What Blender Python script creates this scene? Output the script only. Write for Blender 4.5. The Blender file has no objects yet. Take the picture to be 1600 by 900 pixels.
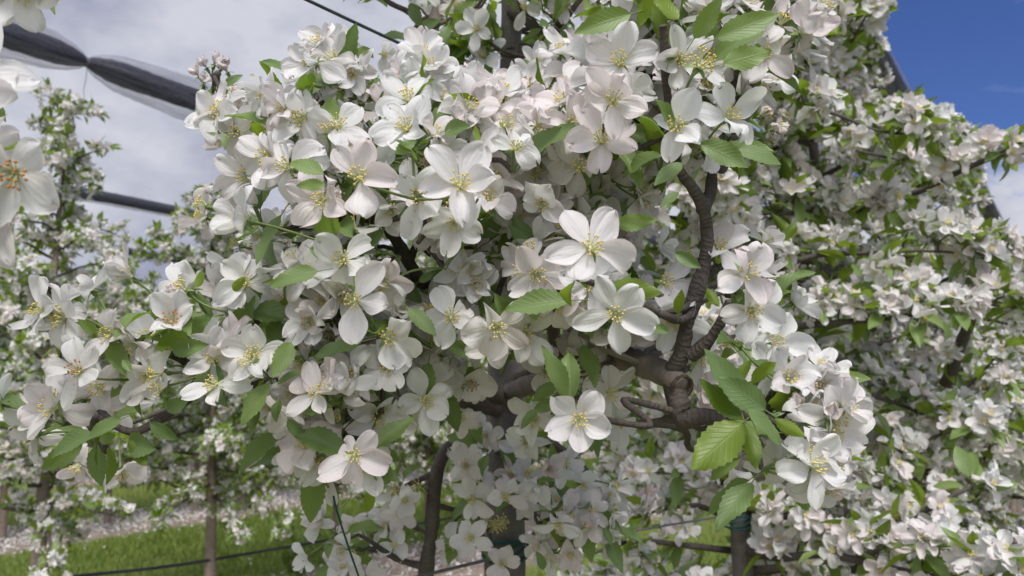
import bpy, math, random
import numpy as np
from mathutils import Vector

# ------------------------------------------------------------------ camera
scene = bpy.context.scene
FPX = 1200.0                       # focal length in pixels of a 1600 px wide picture
CAM = np.array([0.0, 0.0, 1.5])
PITCH = math.atan(135 / FPX)
cam_data = bpy.data.cameras.new("camera")
cam_data.sensor_width = 36.0
cam_data.lens = 36.0 * FPX / 1600.0
cam_data.clip_start = 0.02
cam_data.clip_end = 3000
cam_data.dof.use_dof = True
cam_data.dof.focus_distance = 0.56
cam_data.dof.aperture_fstop = 12.0
cam = bpy.data.objects.new("camera", cam_data)
cam.location = CAM
cam.rotation_euler = (math.pi / 2 + PITCH, 0, 0)
scene.collection.objects.link(cam)
scene.camera = cam

# ------------------------------------------------------------------ sky, sun, exposure
SUN_EL, SUN_AZ = math.radians(55), math.radians(165)      # azimuth clockwise from +Y: behind the camera, to the right
world = bpy.data.worlds.new("World")
scene.world = world
world.use_nodes = True
nt = world.node_tree
nt.nodes.clear()
N = nt.nodes.new
L = nt.links.new
out = N("ShaderNodeOutputWorld")
bg = N("ShaderNodeBackground")
bg.inputs["Strength"].default_value = 0.1
sky = N("ShaderNodeTexSky")
sky.sky_type = 'NISHITA'
sky.sun_disc = False
sky.sun_elevation = SUN_EL
sky.sun_rotation = SUN_AZ
sky.altitude = 600
sky.air_density = 1.0
sky.dust_density = 0.3
sky.ozone_density = 3.0
tc = N("ShaderNodeTexCoord")
sep = N("ShaderNodeSeparateXYZ")
L(tc.outputs["Generated"], sep.inputs[0])


def wmath(op, a, b=None, clamp=False):
    n = N("ShaderNodeMath")
    n.operation = op
    n.use_clamp = clamp
    for i, v in enumerate((a, b)):
        if v is None:
            continue
        if isinstance(v, (int, float)):
            n.inputs[i].default_value = v
        else:
            L(v, n.inputs[i])
    return n.outputs[0]


def wnoise(scale, detail, rough, sx=1, sy=1, sz=1.6, off=(0, 0, 0)):
    m = N("ShaderNodeMapping")
    m.inputs["Scale"].default_value = (sx, sy, sz)
    m.inputs["Location"].default_value = off
    L(tc.outputs["Generated"], m.inputs[0])
    n = N("ShaderNodeTexNoise")
    n.inputs["Scale"].default_value = scale
    n.inputs["Detail"].default_value = detail
    n.inputs["Roughness"].default_value = rough
    L(m.outputs[0], n.inputs["Vector"])
    return n.outputs[0]


n_edge = wnoise(3.2, 6, 0.6)
# the cloud deck covers everything but a clear patch to the right (east of x ~ 0.4)
dx = wmath('SUBTRACT', 0.36, sep.outputs[0])
mask = wmath('ADD', wmath('MULTIPLY', dx, 7.0), wmath('MULTIPLY', wmath('SUBTRACT', n_edge, 0.5), 2.2))
# a low bank of cumulus above the far horizon
n_low = wnoise(7.0, 6, 0.6, off=(1.3, 0.2, 0.4))
low = wmath('ADD', wmath('MULTIPLY', wmath('SUBTRACT', 0.245, sep.outputs[2]), 22.0),
            wmath('MULTIPLY', wmath('SUBTRACT', n_low, 0.5), 5.0))
n_wisp = wnoise(5.0, 8, 0.65, sx=1.0, sy=1.0, sz=4.0, off=(0.4, 2.2, 0.0))
wisp = wmath('MULTIPLY', wmath('SUBTRACT', n_wisp, 0.60), 1.6, True)
m_all = wmath('MAXIMUM', wmath('MAXIMUM', mask, low), wisp)
m_cl = wmath('MINIMUM', wmath('MAXIMUM', m_all, 0.0), 1.0)
n_tone = wnoise(4.2, 7, 0.56, off=(3.1, 0.7, 2.5), sz=1.7)
ramp = N("ShaderNodeValToRGB")
L(n_tone, ramp.inputs[0])
e = ramp.color_ramp.elements
e[0].position, e[0].color = 0.34, (2.0, 2.1, 2.85, 1)
e[1].position, e[1].color = 0.58, (3.75, 3.85, 4.3, 1)
tint = N("ShaderNodeMix")
tint.data_type = 'RGBA'
tint.blend_type = 'MULTIPLY'
tint.inputs[0].default_value = 1.0
L(sky.outputs[0], tint.inputs[6])
tint.inputs[7].default_value = (0.31, 0.37, 0.60, 1)
mixc = N("ShaderNodeMix")
mixc.data_type = 'RGBA'
L(m_cl, mixc.inputs[0])
L(tint.outputs[2], mixc.inputs[6])
# clouds brightened round the sun, out of view behind the camera: added fill light
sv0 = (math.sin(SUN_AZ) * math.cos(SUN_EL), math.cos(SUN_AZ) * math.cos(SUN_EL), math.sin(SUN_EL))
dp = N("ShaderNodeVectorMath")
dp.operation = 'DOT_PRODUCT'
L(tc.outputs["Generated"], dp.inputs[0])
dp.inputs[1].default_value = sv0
fill_glow = wmath('ADD', wmath('MULTIPLY', wmath('MAXIMUM', wmath('SUBTRACT', dp.outputs["Value"], 0.30), 0.0), 3.4), 1.0)
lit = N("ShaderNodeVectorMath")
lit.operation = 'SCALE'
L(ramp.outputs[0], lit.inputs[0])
L(fill_glow, lit.inputs["Scale"])
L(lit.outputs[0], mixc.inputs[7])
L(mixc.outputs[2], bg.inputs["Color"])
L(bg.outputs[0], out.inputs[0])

sun_d = bpy.data.lights.new("sun", 'SUN')
sun_d.energy = 1.95
sun_d.angle = math.radians(20)
sun_d.color = (1.0, 0.96, 0.91)
sun = bpy.data.objects.new("sun", sun_d)
sv = Vector((math.sin(SUN_AZ) * math.cos(SUN_EL), math.cos(SUN_AZ) * math.cos(SUN_EL), math.sin(SUN_EL)))
sun.rotation_euler = sv.to_track_quat('Z', 'Y').to_euler()
sun.location = (0, 0, 30)
scene.collection.objects.link(sun)

scene.view_settings.view_transform = 'Standard'
scene.view_settings.look = 'None'
scene.view_settings.exposure = 0.76
scene.view_settings.gamma = 1.0
scene.view_settings.use_curve_mapping = False
scene.render.engine = 'CYCLES'
scene.cycles.use_denoising = True
scene.cycles.max_bounces = 8
scene.cycles.diffuse_bounces = 4
scene.cycles.transmission_bounces = 6
scene.cycles.transparent_max_bounces = 10

# ------------------------------------------------------------------ helpers
CP, SP = math.cos(PITCH), math.sin(PITCH)
FW = np.array([0, CP, SP])
RT = np.array([1.0, 0, 0])
UP = np.array([0, -SP, CP])


def P(px, py, d):
    """World point seen at pixel (px, py) of the 1600 x 900 photograph, d metres deep."""
    return CAM + d * (FW + RT * (px - 800) / FPX + UP * (450 - py) / FPX)


def proj(p):
    q = np.asarray(p) - CAM
    d = q @ FW
    return 800 + FPX * (q @ RT) / d, 450 - FPX * (q @ UP) / d, d


def nrm(v):
    v = np.asarray(v, float)
    l = np.linalg.norm(v)
    return v / l if l > 1e-12 else np.array([0, 0, 1.0])


def inpoly(x, y, poly):
    c = False
    j = len(poly) - 1
    for i in range(len(poly)):
        xi, yi = poly[i]
        xj, yj = poly[j]
        if (yi > y) != (yj > y) and x < (xj - xi) * (y - yi) / (yj - yi + 1e-12) + xi:
            c = not c
        j = i
    return c


class MB:
    """Collects vertices, faces, per-vertex (u, v, tint) and material slots; build() links ONE mesh object."""

    def __init__(self):
        self.v, self.a, self.loops, self.tot, self.mi = [], [], [], [], []
        self.n = 0

    def add(self, v, faces, uv=None, mat=0):
        """faces: array (k, 3|4); uv: (n,3) attr; mat: int or array of k ints"""
        v = np.asarray(v, float)
        faces = np.asarray(faces, np.int32)
        self.v.append(v)
        self.a.append(np.zeros((len(v), 3)) if uv is None else np.asarray(uv, float))
        self.loops.append((faces + self.n).ravel())
        self.tot.append(np.full(len(faces), faces.shape[1], np.int32))
        self.mi.append(np.full(len(faces), mat, np.int32) if np.isscalar(mat) else np.asarray(mat, np.int32))
        self.n += len(v)

    def merge(self, tpl, M=None, t=None, tint=None, s=1.0):
        """adds template (list of (v, f, uv, mat)) rotated by M (columns = axes), scaled and moved"""
        for v, f, uv, mat in tpl:
            w = v * s
            if M is not None:
                w = w @ M.T
            if t is not None:
                w = w + t
            if tint is not None:
                uv = uv.copy()
                uv[:, 2] = np.clip(uv[:, 2] * 0.35 + tint, 0, 1)
            self.add(w, f, uv, mat)

    def build(self, name, mats, parent=None, origin=None):
        v = np.concatenate(self.v) if self.v else np.zeros((0, 3))
        if origin is not None:
            v = v - origin
        a = np.concatenate(self.a) if self.a else np.zeros((0, 3))
        loops = np.concatenate(self.loops)
        tot = np.concatenate(self.tot)
        mi = np.concatenate(self.mi)
        me = bpy.data.meshes.new(name)
        me.vertices.add(len(v))
        me.vertices.foreach_set("co", v.astype(np.float32).ravel())
        me.loops.add(len(loops))
        me.loops.foreach_set("vertex_index", loops)
        me.polygons.add(len(tot))
        start = np.concatenate([[0], np.cumsum(tot)[:-1]]).astype(np.int32)
        me.polygons.foreach_set("loop_start", start)
        me.polygons.foreach_set("material_index", mi)
        me.polygons.foreach_set("use_smooth", np.ones(len(tot), bool))
        at = me.attributes.new("puv", 'FLOAT_VECTOR', 'POINT')
        at.data.foreach_set("vector", a.astype(np.float32).ravel())
        me.update(calc_edges=True)
        for m in (mats if isinstance(mats, (list, tuple)) else [mats]):
            me.materials.append(m)
        o = bpy.data.objects.new(name, me)
        scene.collection.objects.link(o)
        if origin is not None:
            o.location = origin
        if parent is not None:
            o.parent = parent
            if parent.type == 'EMPTY' and origin is None:
                o.matrix_parent_inverse.identity()
                o.location = -Vector(parent.location)
            elif origin is not None:
                o.location = Vector(origin) - WORLD_LOC.get(parent.name, Vector((0, 0, 0)))
            elif parent.type == 'MESH':
                o.location = -WORLD_LOC.get(parent.name, Vector((0, 0, 0)))
        WORLD_LOC[o.name] = Vector(origin) if origin is not None else Vector((0, 0, 0))
        return o


WORLD_LOC = {}


def tag(o, label, cat, group=None, kind=None):
    if label:
        o["label"] = label
    if cat:
        o["category"] = cat
    if group:
        o["group"] = group
    if kind:
        o["kind"] = kind
    return o


def empty(name, loc):
    o = bpy.data.objects.new(name, None)
    o.empty_display_size = 0.1
    o.location = loc
    scene.collection.objects.link(o)
    WORLD_LOC[o.name] = Vector(loc)
    return o


def smooth_line(pts, rad, step=0.012):
    pts = np.asarray(pts, float)
    rad = np.asarray(rad, float)
    P0 = np.vstack([2 * pts[0] - pts[1], pts, 2 * pts[-1] - pts[-2]])
    R0 = np.concatenate([[rad[0]], rad, [rad[-1]]])
    o, r = [], []
    for i in range(1, len(P0) - 2):
        n = max(2, int(np.linalg.norm(P0[i + 1] - P0[i]) / step))
        for k in range(n):
            t = k / n
            a, b, c, d = P0[i - 1], P0[i], P0[i + 1], P0[i + 2]
            o.append(0.5 * (2 * b + (c - a) * t + (2 * a - 5 * b + 4 * c - d) * t * t + (3 * b - a - 3 * c + d) * t ** 3))
            r.append(R0[i] * (1 - t) + R0[i + 1] * t)
    o.append(pts[-1])
    r.append(rad[-1])
    return np.array(o), np.array(r)


def tube(mb, pts, rad, sides=8, mat=0, tint=0.5, bump=0.0, rng=None, cap=True):
    pts = np.asarray(pts, float)
    n = len(pts)
    rad = np.broadcast_to(np.asarray(rad, float), (n,))
    tan = np.gradient(pts, axis=0)
    tan /= np.linalg.norm(tan, axis=1)[:, None] + 1e-12
    ref = np.array([0.0, 0, 1]) if abs(tan[0][2]) < 0.9 else np.array([1.0, 0, 0])
    a = nrm(np.cross(tan[0], ref))
    ang = np.arange(sides) * 2 * math.pi / sides
    V = np.zeros((n, sides, 3))
    acc = 0.0
    UV = np.zeros((n, sides, 3))
    for i in range(n):
        a = nrm(a - tan[i] * (a @ tan[i]))
        b = np.cross(tan[i], a)
        rr = rad[i] * np.ones(sides)
        if bump and rng is not None:
            rr = rr * (1 + rng.normal(0, bump, sides) + rng.normal(0, bump * 0.7))
        V[i] = pts[i] + rr[:, None] * (np.cos(ang)[:, None] * a + np.sin(ang)[:, None] * b)
        if i:
            acc += np.linalg.norm(pts[i] - pts[i - 1])
        UV[i, :, 0] = np.arange(sides) / sides
        UV[i, :, 1] = acc * 10
        UV[i, :, 2] = tint
    idx = np.arange(n * sides).reshape(n, sides)
    q = np.stack([idx[:-1], np.roll(idx, -1, 1)[:-1], np.roll(idx, -1, 1)[1:], idx[1:]], -1).reshape(-1, 4)
    mb.add(V.reshape(-1, 3), q, UV.reshape(-1, 3), mat)
    if cap:
        for e, k in ((0, 1), (n - 1, -1)):
            ring = np.vstack([V[e], pts[e][None] + tan[e] * (0.4 * rad[e] if e else -0.4 * rad[e])])
            f = np.array([[j, (j + 1) % sides, sides] for j in range(sides)])[:, ::k]
            mb.add(ring, f, np.tile(UV[e, 0], (sides + 1, 1)), mat)


# ------------------------------------------------------------------ materials
def mat_base(name):
    m = bpy.data.materials.new(name)
    m.use_nodes = True
    t = m.node_tree
    t.nodes.clear()
    o = t.nodes.new("ShaderNodeOutputMaterial")
    return m, t, o


def mk(t):
    def node(kind, **kw):
        n = t.nodes.new(kind)
        for k, v in kw.items():
            setattr(n, k, v)
        return n

    def math_(op, a, b=None, clamp=False):
        n = t.nodes.new("ShaderNodeMath")
        n.operation = op
        n.use_clamp = clamp
        for i, v in enumerate((a, b)):
            if v is None:
                continue
            if isinstance(v, (int, float)):
                n.inputs[i].default_value = v
            else:
                t.links.new(v, n.inputs[i])
        return n.outputs[0]

    def mix(f, a, b):
        n = t.nodes.new("ShaderNodeMix")
        n.data_type = 'RGBA'
        for i, v in ((0, f), (6, a), (7, b)):
            if isinstance(v, (int, float)):
                n.inputs[i].default_value = v
            elif isinstance(v, tuple):
                n.inputs[i].default_value = (*v, 1) if len(v) == 3 else v
            else:
                t.links.new(v, n.inputs[i])
        return n.outputs[2]

    def noise(scale, detail=4, rough=0.55, vec=None):
        n = t.nodes.new("ShaderNodeTexNoise")
        n.inputs["Scale"].default_value = scale
        n.inputs["Detail"].default_value = detail
        n.inputs["Roughness"].default_value = rough
        if vec is not None:
            t.links.new(vec, n.inputs["Vector"])
        else:
            c = t.nodes.new("ShaderNodeTexCoord")
            t.links.new(c.outputs["Object"], n.inputs["Vector"])
        return n.outputs[0]

    def attr():
        n = t.nodes.new("ShaderNodeAttribute")
        n.attribute_name = "puv"
        s = t.nodes.new("ShaderNodeSeparateXYZ")
        t.links.new(n.outputs["Vector"], s.inputs[0])
        return s.outputs

    def bump(h, strength, dist=0.002):
        n = t.nodes.new("ShaderNodeBump")
        n.inputs["Strength"].default_value = strength
        n.inputs["Distance"].default_value = dist
        t.links.new(h, n.inputs["Height"])
        return n.outputs[0]
    return node, math_, mix, noise, attr, bump


def thin_shader(t, o, col_front, col_trans, trans, rough=0.6, spec=0.2, normal=None):
    """diffuse + light passing through + a little gloss"""
    d = t.nodes.new("ShaderNodeBsdfPrincipled")
    d.inputs["Roughness"].default_value = rough
    d.inputs["Specular IOR Level"].default_value = spec
    tr = t.nodes.new("ShaderNodeBsdfTranslucent")
    mx = t.nodes.new("ShaderNodeMixShader")
    mx.inputs[0].default_value = trans
    t.links.new(col_front, d.inputs["Base Color"])
    t.links.new(col_trans, tr.inputs["Color"])
    if normal is not None:
        t.links.new(normal, d.inputs["Normal"])
    t.links.new(d.outputs[0], mx.inputs[1])
    t.links.new(tr.outputs[0], mx.inputs[2])
    t.links.new(mx.outputs[0], o.inputs[0])


def petal_material(name, pinkness=1.0):
    m, t, o = mat_base(name)
    node, ma, mix, noise, attr, bump = mk(t)
    u, v, ti = attr()
    # fine lengthwise veins fanning out from the base
    vein = ma('MULTIPLY', ma('ADD', ma('SINE', ma('MULTIPLY', u, 21.0)), 1.0), 0.5)
    nz = noise(160, 3)
    white = mix(nz, (0.86, 0.86, 0.83), (0.82, 0.82, 0.80))
    white = mix(ma('MULTIPLY', vein, 0.05), white, (0.76, 0.74, 0.74))
    # pink blush: by flower, stronger towards the tip and margin
    edge = ma('POWER', ma('ABSOLUTE', u), 2.0)
    blush = ma('MULTIPLY', ma('SUBTRACT', ti, 0.40, True), ma('ADD', ma('MULTIPLY', ma('ADD', v, edge), 0.5), 0.2))
    blush = ma('MULTIPLY', blush, 0.50 * pinkness, True)
    col = mix(blush, white, (0.78, 0.50, 0.53))
    # greenish claw at the base
    base = ma('MULTIPLY', ma('SUBTRACT', 0.16, v, True), 5.0, True)
    col = mix(base, col, (0.72, 0.74, 0.42))
    geo = node("ShaderNodeNewGeometry")
    back = mix(ma('MULTIPLY', geo.outputs["Backfacing"], ma('MULTIPLY', ti, 0.16)), col, (0.80, 0.62, 0.63))
    # a few brown bruises
    br = ma('MULTIPLY', ma('SUBTRACT', noise(95, 2), 0.725, True), 14.0, True)
    br = ma('MULTIPLY', br, 0.55)
    col2 = mix(br, back, (0.36, 0.20, 0.10))
    cv = node("ShaderNodeCombineXYZ")
    t.links.new(ma('MULTIPLY', u, 2.6), cv.inputs[0])
    t.links.new(ma('MULTIPLY', v, 1.5), cv.inputs[1])
    t.links.new(ma('MULTIPLY', ti, 61.0), cv.inputs[2])
    crease = noise(1.6, 4, 0.62, cv.outputs[0])
    rim = ma('MAXIMUM', ma('SUBTRACT', v, 0.86, True), ma('MULTIPLY', ma('SUBTRACT', ma('ABSOLUTE', u), 0.80, True), 0.5))
    rim = ma('MULTIPLY', ma('MULTIPLY', rim, 9.0, True), ma('MULTIPLY', ma('SUBTRACT', noise(1.1, 3, 0.6, cv.outputs[0]), 0.56, True), 7.0, True))
    col2 = mix(ma('MULTIPLY', rim, 0.5), col2, (0.50, 0.33, 0.22))
    bp = bump(ma('ADD', ma('MULTIPLY', crease, 3.0), ma('ADD', ma('MULTIPLY', vein, 0.3), ma('MULTIPLY', nz, 1.0))), 0.40, 0.0010)
    thin_shader(t, o, col2, col2, 0.42, 0.6, 0.18, bp)
    return m


def leaf_material(name):
    m, t, o = mat_base(name)
    node, ma, mix, noise, attr, bump = mk(t)
    u, v, ti = attr()
    au = ma('ABSOLUTE', u)
    # midrib and side veins running forward
    mid = ma('MULTIPLY', ma('SUBTRACT', 0.055, au, True), 22.0, True)
    ph = ma('SUBTRACT', ma('MULTIPLY', v, 9.0), ma('MULTIPLY', au, 2.6))
    sv_ = ma('POWER', ma('ABSOLUTE', ma('COSINE', ma('MULTIPLY', ph, math.pi))), 16.0)
    vein = ma('MAXIMUM', mid, ma('MULTIPLY', sv_, 0.5))
    nz = noise(70, 4)
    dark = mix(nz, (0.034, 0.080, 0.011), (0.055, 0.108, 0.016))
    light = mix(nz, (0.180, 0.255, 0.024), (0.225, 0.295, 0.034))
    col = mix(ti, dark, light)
    col = mix(ma('MULTIPLY', vein, 0.26), col, (0.20, 0.31, 0.085))
    geo = node("ShaderNodeNewGeometry")
    under = mix(0.62, col, (0.22, 0.31, 0.135))
    spot = ma('MULTIPLY', ma('SUBTRACT', noise(26, 3, 0.6), 0.70, True), 9.0, True)
    col = mix(ma('MULTIPLY', spot, 0.5), col, (0.20, 0.15, 0.05))
    col = mix(geo.outputs["Backfacing"], col, under)
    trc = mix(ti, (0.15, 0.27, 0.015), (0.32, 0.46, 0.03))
    bp = bump(ma('ADD', ma('MULTIPLY', vein, -1.0), ma('MULTIPLY', nz, 0.5)), 0.35, 0.0009)
    thin_shader(t, o, col, trc, 0.38, 0.42, 0.45, bp)
    return m


def plain(name, c1, c2, scale, rough=0.7, spec=0.3, b=0.0, bd=0.002, metallic=0.0):
    m, t, o = mat_base(name)
    node, ma, mix, noise, attr, bump = mk(t)
    nz = noise(scale, 5, 0.6)
    s = node("ShaderNodeBsdfPrincipled")
    s.inputs["Roughness"].default_value = rough
    s.inputs["Specular IOR Level"].default_value = spec
    s.inputs["Metallic"].default_value = metallic
    t.links.new(mix(ma('MULTIPLY', ma('SUBTRACT', nz, 0.3, True), 2.4, True), c1, c2), s.inputs["Base Color"])
    if b:
        t.links.new(bump(nz, b, bd), s.inputs["Normal"])
    t.links.new(s.outputs[0], o.inputs[0])
    return m


def bark_material(name, c1, c2, c3, ring=1.0, b=0.7):
    m, t, o = mat_base(name)
    node, ma, mix, noise, attr, bump = mk(t)
    u, v, ti = attr()
    n1 = noise(55, 6, 0.65)
    n2 = noise(260, 4, 0.6)
    n3 = noise(14, 3, 0.5)
    wav = ma('SINE', ma('ADD', ma('MULTIPLY', v, 150.0), ma('MULTIPLY', n1, 26.0)))
    rg = ma('MULTIPLY', ma('MULTIPLY', ma('ADD', wav, 1.0), 0.5), ring)
    col = mix(ma('MULTIPLY', ma('SUBTRACT', n1, 0.3, True), 2.3, True), c1, c2)
    col = mix(ma('MULTIPLY', ma('SUBTRACT', n3, 0.5, True), 2.5, True), col, c3)
    col = mix(ma('MULTIPLY', rg, 0.30), col, c1)
    lent = ma('MULTIPLY', ma('SUBTRACT', n2, 0.68, True), 6.0, True)
    col = mix(ma('MULTIPLY', lent, 0.6), col, (0.24, 0.20, 0.16))
    h = ma('ADD', ma('ADD', ma('MULTIPLY', n1, 1.6), ma('MULTIPLY', n2, 0.5)), ma('MULTIPLY', rg, -0.32))
    s = node("ShaderNodeBsdfPrincipled")
    s.inputs["Roughness"].default_value = 0.75
    s.inputs["Specular IOR Level"].default_value = 0.25
    t.links.new(col, s.inputs["Base Color"])
    t.links.new(bump(h, b, 0.003), s.inputs["Normal"])
    t.links.new(s.outputs[0], o.inputs[0])
    return m


M_PETAL = petal_material("petal")
M_LEAF = leaf_material("leaf")
M_STEM = plain("green_stem", (0.12, 0.19, 0.05), (0.20, 0.25, 0.09), 90, 0.5)
M_FIL = plain("filament", (0.66, 0.68, 0.36), (0.74, 0.74, 0.48), 200, 0.5)
M_ANTH = plain("anther", (0.68, 0.52, 0.12), (0.76, 0.64, 0.24), 500, 0.7)
M_ANTHB = plain("brown_anther", (0.38, 0.15, 0.03), (0.55, 0.26, 0.06), 400, 0.7)
M_BARK = bark_material("dark_bark", (0.06, 0.049, 0.043), (0.125, 0.103, 0.088), (0.15, 0.14, 0.118), 0.75)
M_LIMB = bark_material("smooth_bark", (0.13, 0.108, 0.090), (0.25, 0.205, 0.170), (0.21, 0.195, 0.165), 0.35, 0.35)
M_TRUNK = bark_material("trunk_bark", (0.085, 0.074, 0.066), (0.16, 0.142, 0.125), (0.19, 0.18, 0.16), 0.2, 0.6)
M_FARTRUNK = bark_material("far_trunk_bark", (0.17, 0.130, 0.105), (0.30, 0.235, 0.195), (0.25, 0.21, 0.17), 0.2, 0.4)
M_CUT = plain("cut_wood", (0.035, 0.026, 0.02), (0.11, 0.078, 0.058), 260, 0.85, 0.2, 0.6)
M_WIRE = plain("green_wire", (0.018, 0.035, 0.033), (0.05, 0.07, 0.068), 60, 0.45, 0.4)
M_STEEL = plain("galvanised_wire", (0.10, 0.085, 0.09), (0.17, 0.15, 0.155), 90, 0.45, 0.5)
M_HOSE = plain("black_hose", (0.012, 0.013, 0.017), (0.03, 0.032, 0.04), 30, 0.4, 0.5)
M_STRING = plain("teal_string", (0.006, 0.045, 0.042), (0.016, 0.080, 0.072), 300, 0.6, 0.3)
M_NET = plain("black_net", (0.006, 0.007, 0.012), (0.02, 0.023, 0.034), 40, 0.55, 0.4, 0.8, 0.02)

# ------------------------------------------------------------------ flower, leaf, stamen templates (metres, axis +Z)
PETV = {'hi': (9, 10), 'mid': (5, 5), 'lo': (3, 3), 'far': (2, 3)}


def petal_width(v):
    a = 0.12 + 0.88 * np.sin(np.pi / 2 * np.clip(v / 0.60, 0, 1)) ** 1.25
    b = np.sqrt(np.clip(1 - ((v - 0.60) / 0.405) ** 2, 0, 1))
    return np.where(v < 0.60, a, b)


def petal(rng, lod, theta, e0, bend, length, half, cup, twist, ruffle):
    nu, nv = PETV[lod]
    u = np.linspace(-1, 1, nu)
    v = np.sin(np.linspace(0, np.pi / 2, nv) ** 1.0) if nv > 3 else np.array([0.0, 0.6, 0.97])[:nv]
    r = np.zeros(nv)
    z = np.zeros(nv)
    for i in range(1, nv):
        dv = (v[i] - v[i - 1]) * length
        em = e0 - bend * ((v[i] + v[i - 1]) / 2) ** 1.3
        r[i] = r[i - 1] + math.cos(em) * dv
        z[i] = z[i - 1] + math.sin(em) * dv
    ph1, ph2 = rng.uniform(0, 6.28, 2)
    V = np.zeros((nv, nu, 3))
    A = np.zeros((nv, nu, 3))
    w = np.maximum(petal_width(v), 0.10) * half
    notch = rng.uniform(-0.03, 0.16)
    for i in range(nv):
        em = e0 - bend * v[i] ** 1.3
        lift = cup * (u ** 2) * w[i] * 1.0 + ruffle * half * v[i] * np.sin(2.6 * u + ph1 + 3 * v[i]) * (0.3 + u ** 2)
        lift = lift + ruffle * 0.6 * half * np.sin(5 * v[i] + ph2) * np.abs(u) + (0.10 * half * np.sin(6.5 * u + ph2) * v[i] if nu > 5 else 0)
        back = -notch * length * (1 - np.abs(u)) ** 2 * (v[i] > 0.93)
        rr = r[i] + 0.0012 - math.sin(em) * lift + math.cos(em) * back
        zz = z[i] + math.cos(em) * lift + math.sin(em) * back
        side = u * w[i] * (1 - 0.10 * cup * np.abs(u)) * (1 + 0.07 * np.sin(7 * v[i] + ph1 + 2 * np.sign(u)) * np.abs(u))
        side = side + 0.10 * half * math.sin(ph2) * v[i] ** 2
        tw = twist * v[i]
        V[i, :, 0] = rr
        V[i, :, 1] = side * math.cos(tw)
        V[i, :, 2] = zz + side * math.sin(tw)
        A[i, :, 0] = u
        A[i, :, 1] = v[i]
    c, s = math.cos(theta), math.sin(theta)
    V = V.reshape(-1, 3)
    X = V[:, 0] * c - V[:, 1] * s
    Y = V[:, 0] * s + V[:, 1] * c
    V = np.stack([X, Y, V[:, 2]], 1)
    idx = np.arange(nv * nu).reshape(nv, nu)
    q = np.stack([idx[:-1, :-1], idx[:-1, 1:], idx[1:, 1:], idx[1:, :-1]], -1).reshape(-1, 4)
    A = A.reshape(-1, 3)
    A[:, 2] = rng.uniform(0, 1)
    return V, q, A


def flower_tpl(rng, lod, openness=0.75, petals=5, scale=1.0):
    """mats: 0 petal, 1 green, 2 filament, 3 anther"""
    t = []
    e_base = math.radians(88 - 78 * openness)
    for k in range(5):
        if k >= petals:
            continue
        th = k * 2 * math.pi / 5 + rng.normal(0, 0.15)
        e0 = e_base + rng.normal(0, 0.27)
        bend = (rng.uniform(-0.3, 1.0) if openness > 0.35 else rng.uniform(-1.5, -0.9))
        Ln = 0.0258 * rng.uniform(0.84, 1.14) * scale
        hf = 0.0093 * rng.uniform(0.78, 1.15) * scale
        cup = rng.uniform(-0.1, 0.75) if openness > 0.35 else 0.8
        if openness > 0.5 and rng.random() < 0.10:
            e0 -= 0.9                                      # a petal hanging back
        V, q, A = petal(rng, lod, th, e0, bend, Ln, hf, cup, rng.normal(0, 0.46), rng.uniform(0.12, 0.46))
        V[:, 2] += 0.0003 * (k % 2)
        t.append((V, q, A, 0))
    if lod in ('hi', 'mid'):
        for k in range(5):                                  # sepals
            th = (k + 0.5) * 2 * math.pi / 5
            d = np.array([math.cos(th), math.sin(th), 0])
            n = np.array([-d[1], d[0], 0])
            V = np.array([d * .001 - n * .0016, d * .001 + n * .0016, d * .005 + n * .0013 + [0, 0, -.0012],
                          d * .005 - n * .0013 + [0, 0, -.0012], d * .0085 + [0, 0, -.004]]) + [0, 0, -.0006]
            t.append((V, np.array([[0, 1, 2, 3]]), np.zeros((5, 3)), 1))
            t.append((V, np.array([[3, 2, 4]]), np.zeros((5, 3)), 1))
        ns = 6
        prof = [(0.0006, -0.0085), (0.0018, -0.006), (0.0021, -0.003), (0.0016, -0.0004)]
        V = np.array([[r * math.cos(a), r * math.sin(a), z] for r, z in prof for a in np.arange(ns) * 2 * math.pi / ns])
        idx = np.arange(len(V)).reshape(-1, ns)
        q = np.stack([idx[:-1], np.roll(idx, -1, 1)[:-1], np.roll(idx, -1, 1)[1:], idx[1:]], -1).reshape(-1, 4)
        t.append((V, q, np.zeros((len(V), 3)), 1))
    return t


OCT_V = np.array([[1, 0, 0], [0, 1, 0], [-1, 0, 0], [0, -1, 0], [0, 0, 1], [0, 0, -1.0]])
OCT_F = np.array([[0, 1, 4], [1, 2, 4], [2, 3, 4], [3, 0, 4], [1, 0, 5], [2, 1, 5], [3, 2, 5], [0, 3, 5]])


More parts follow.
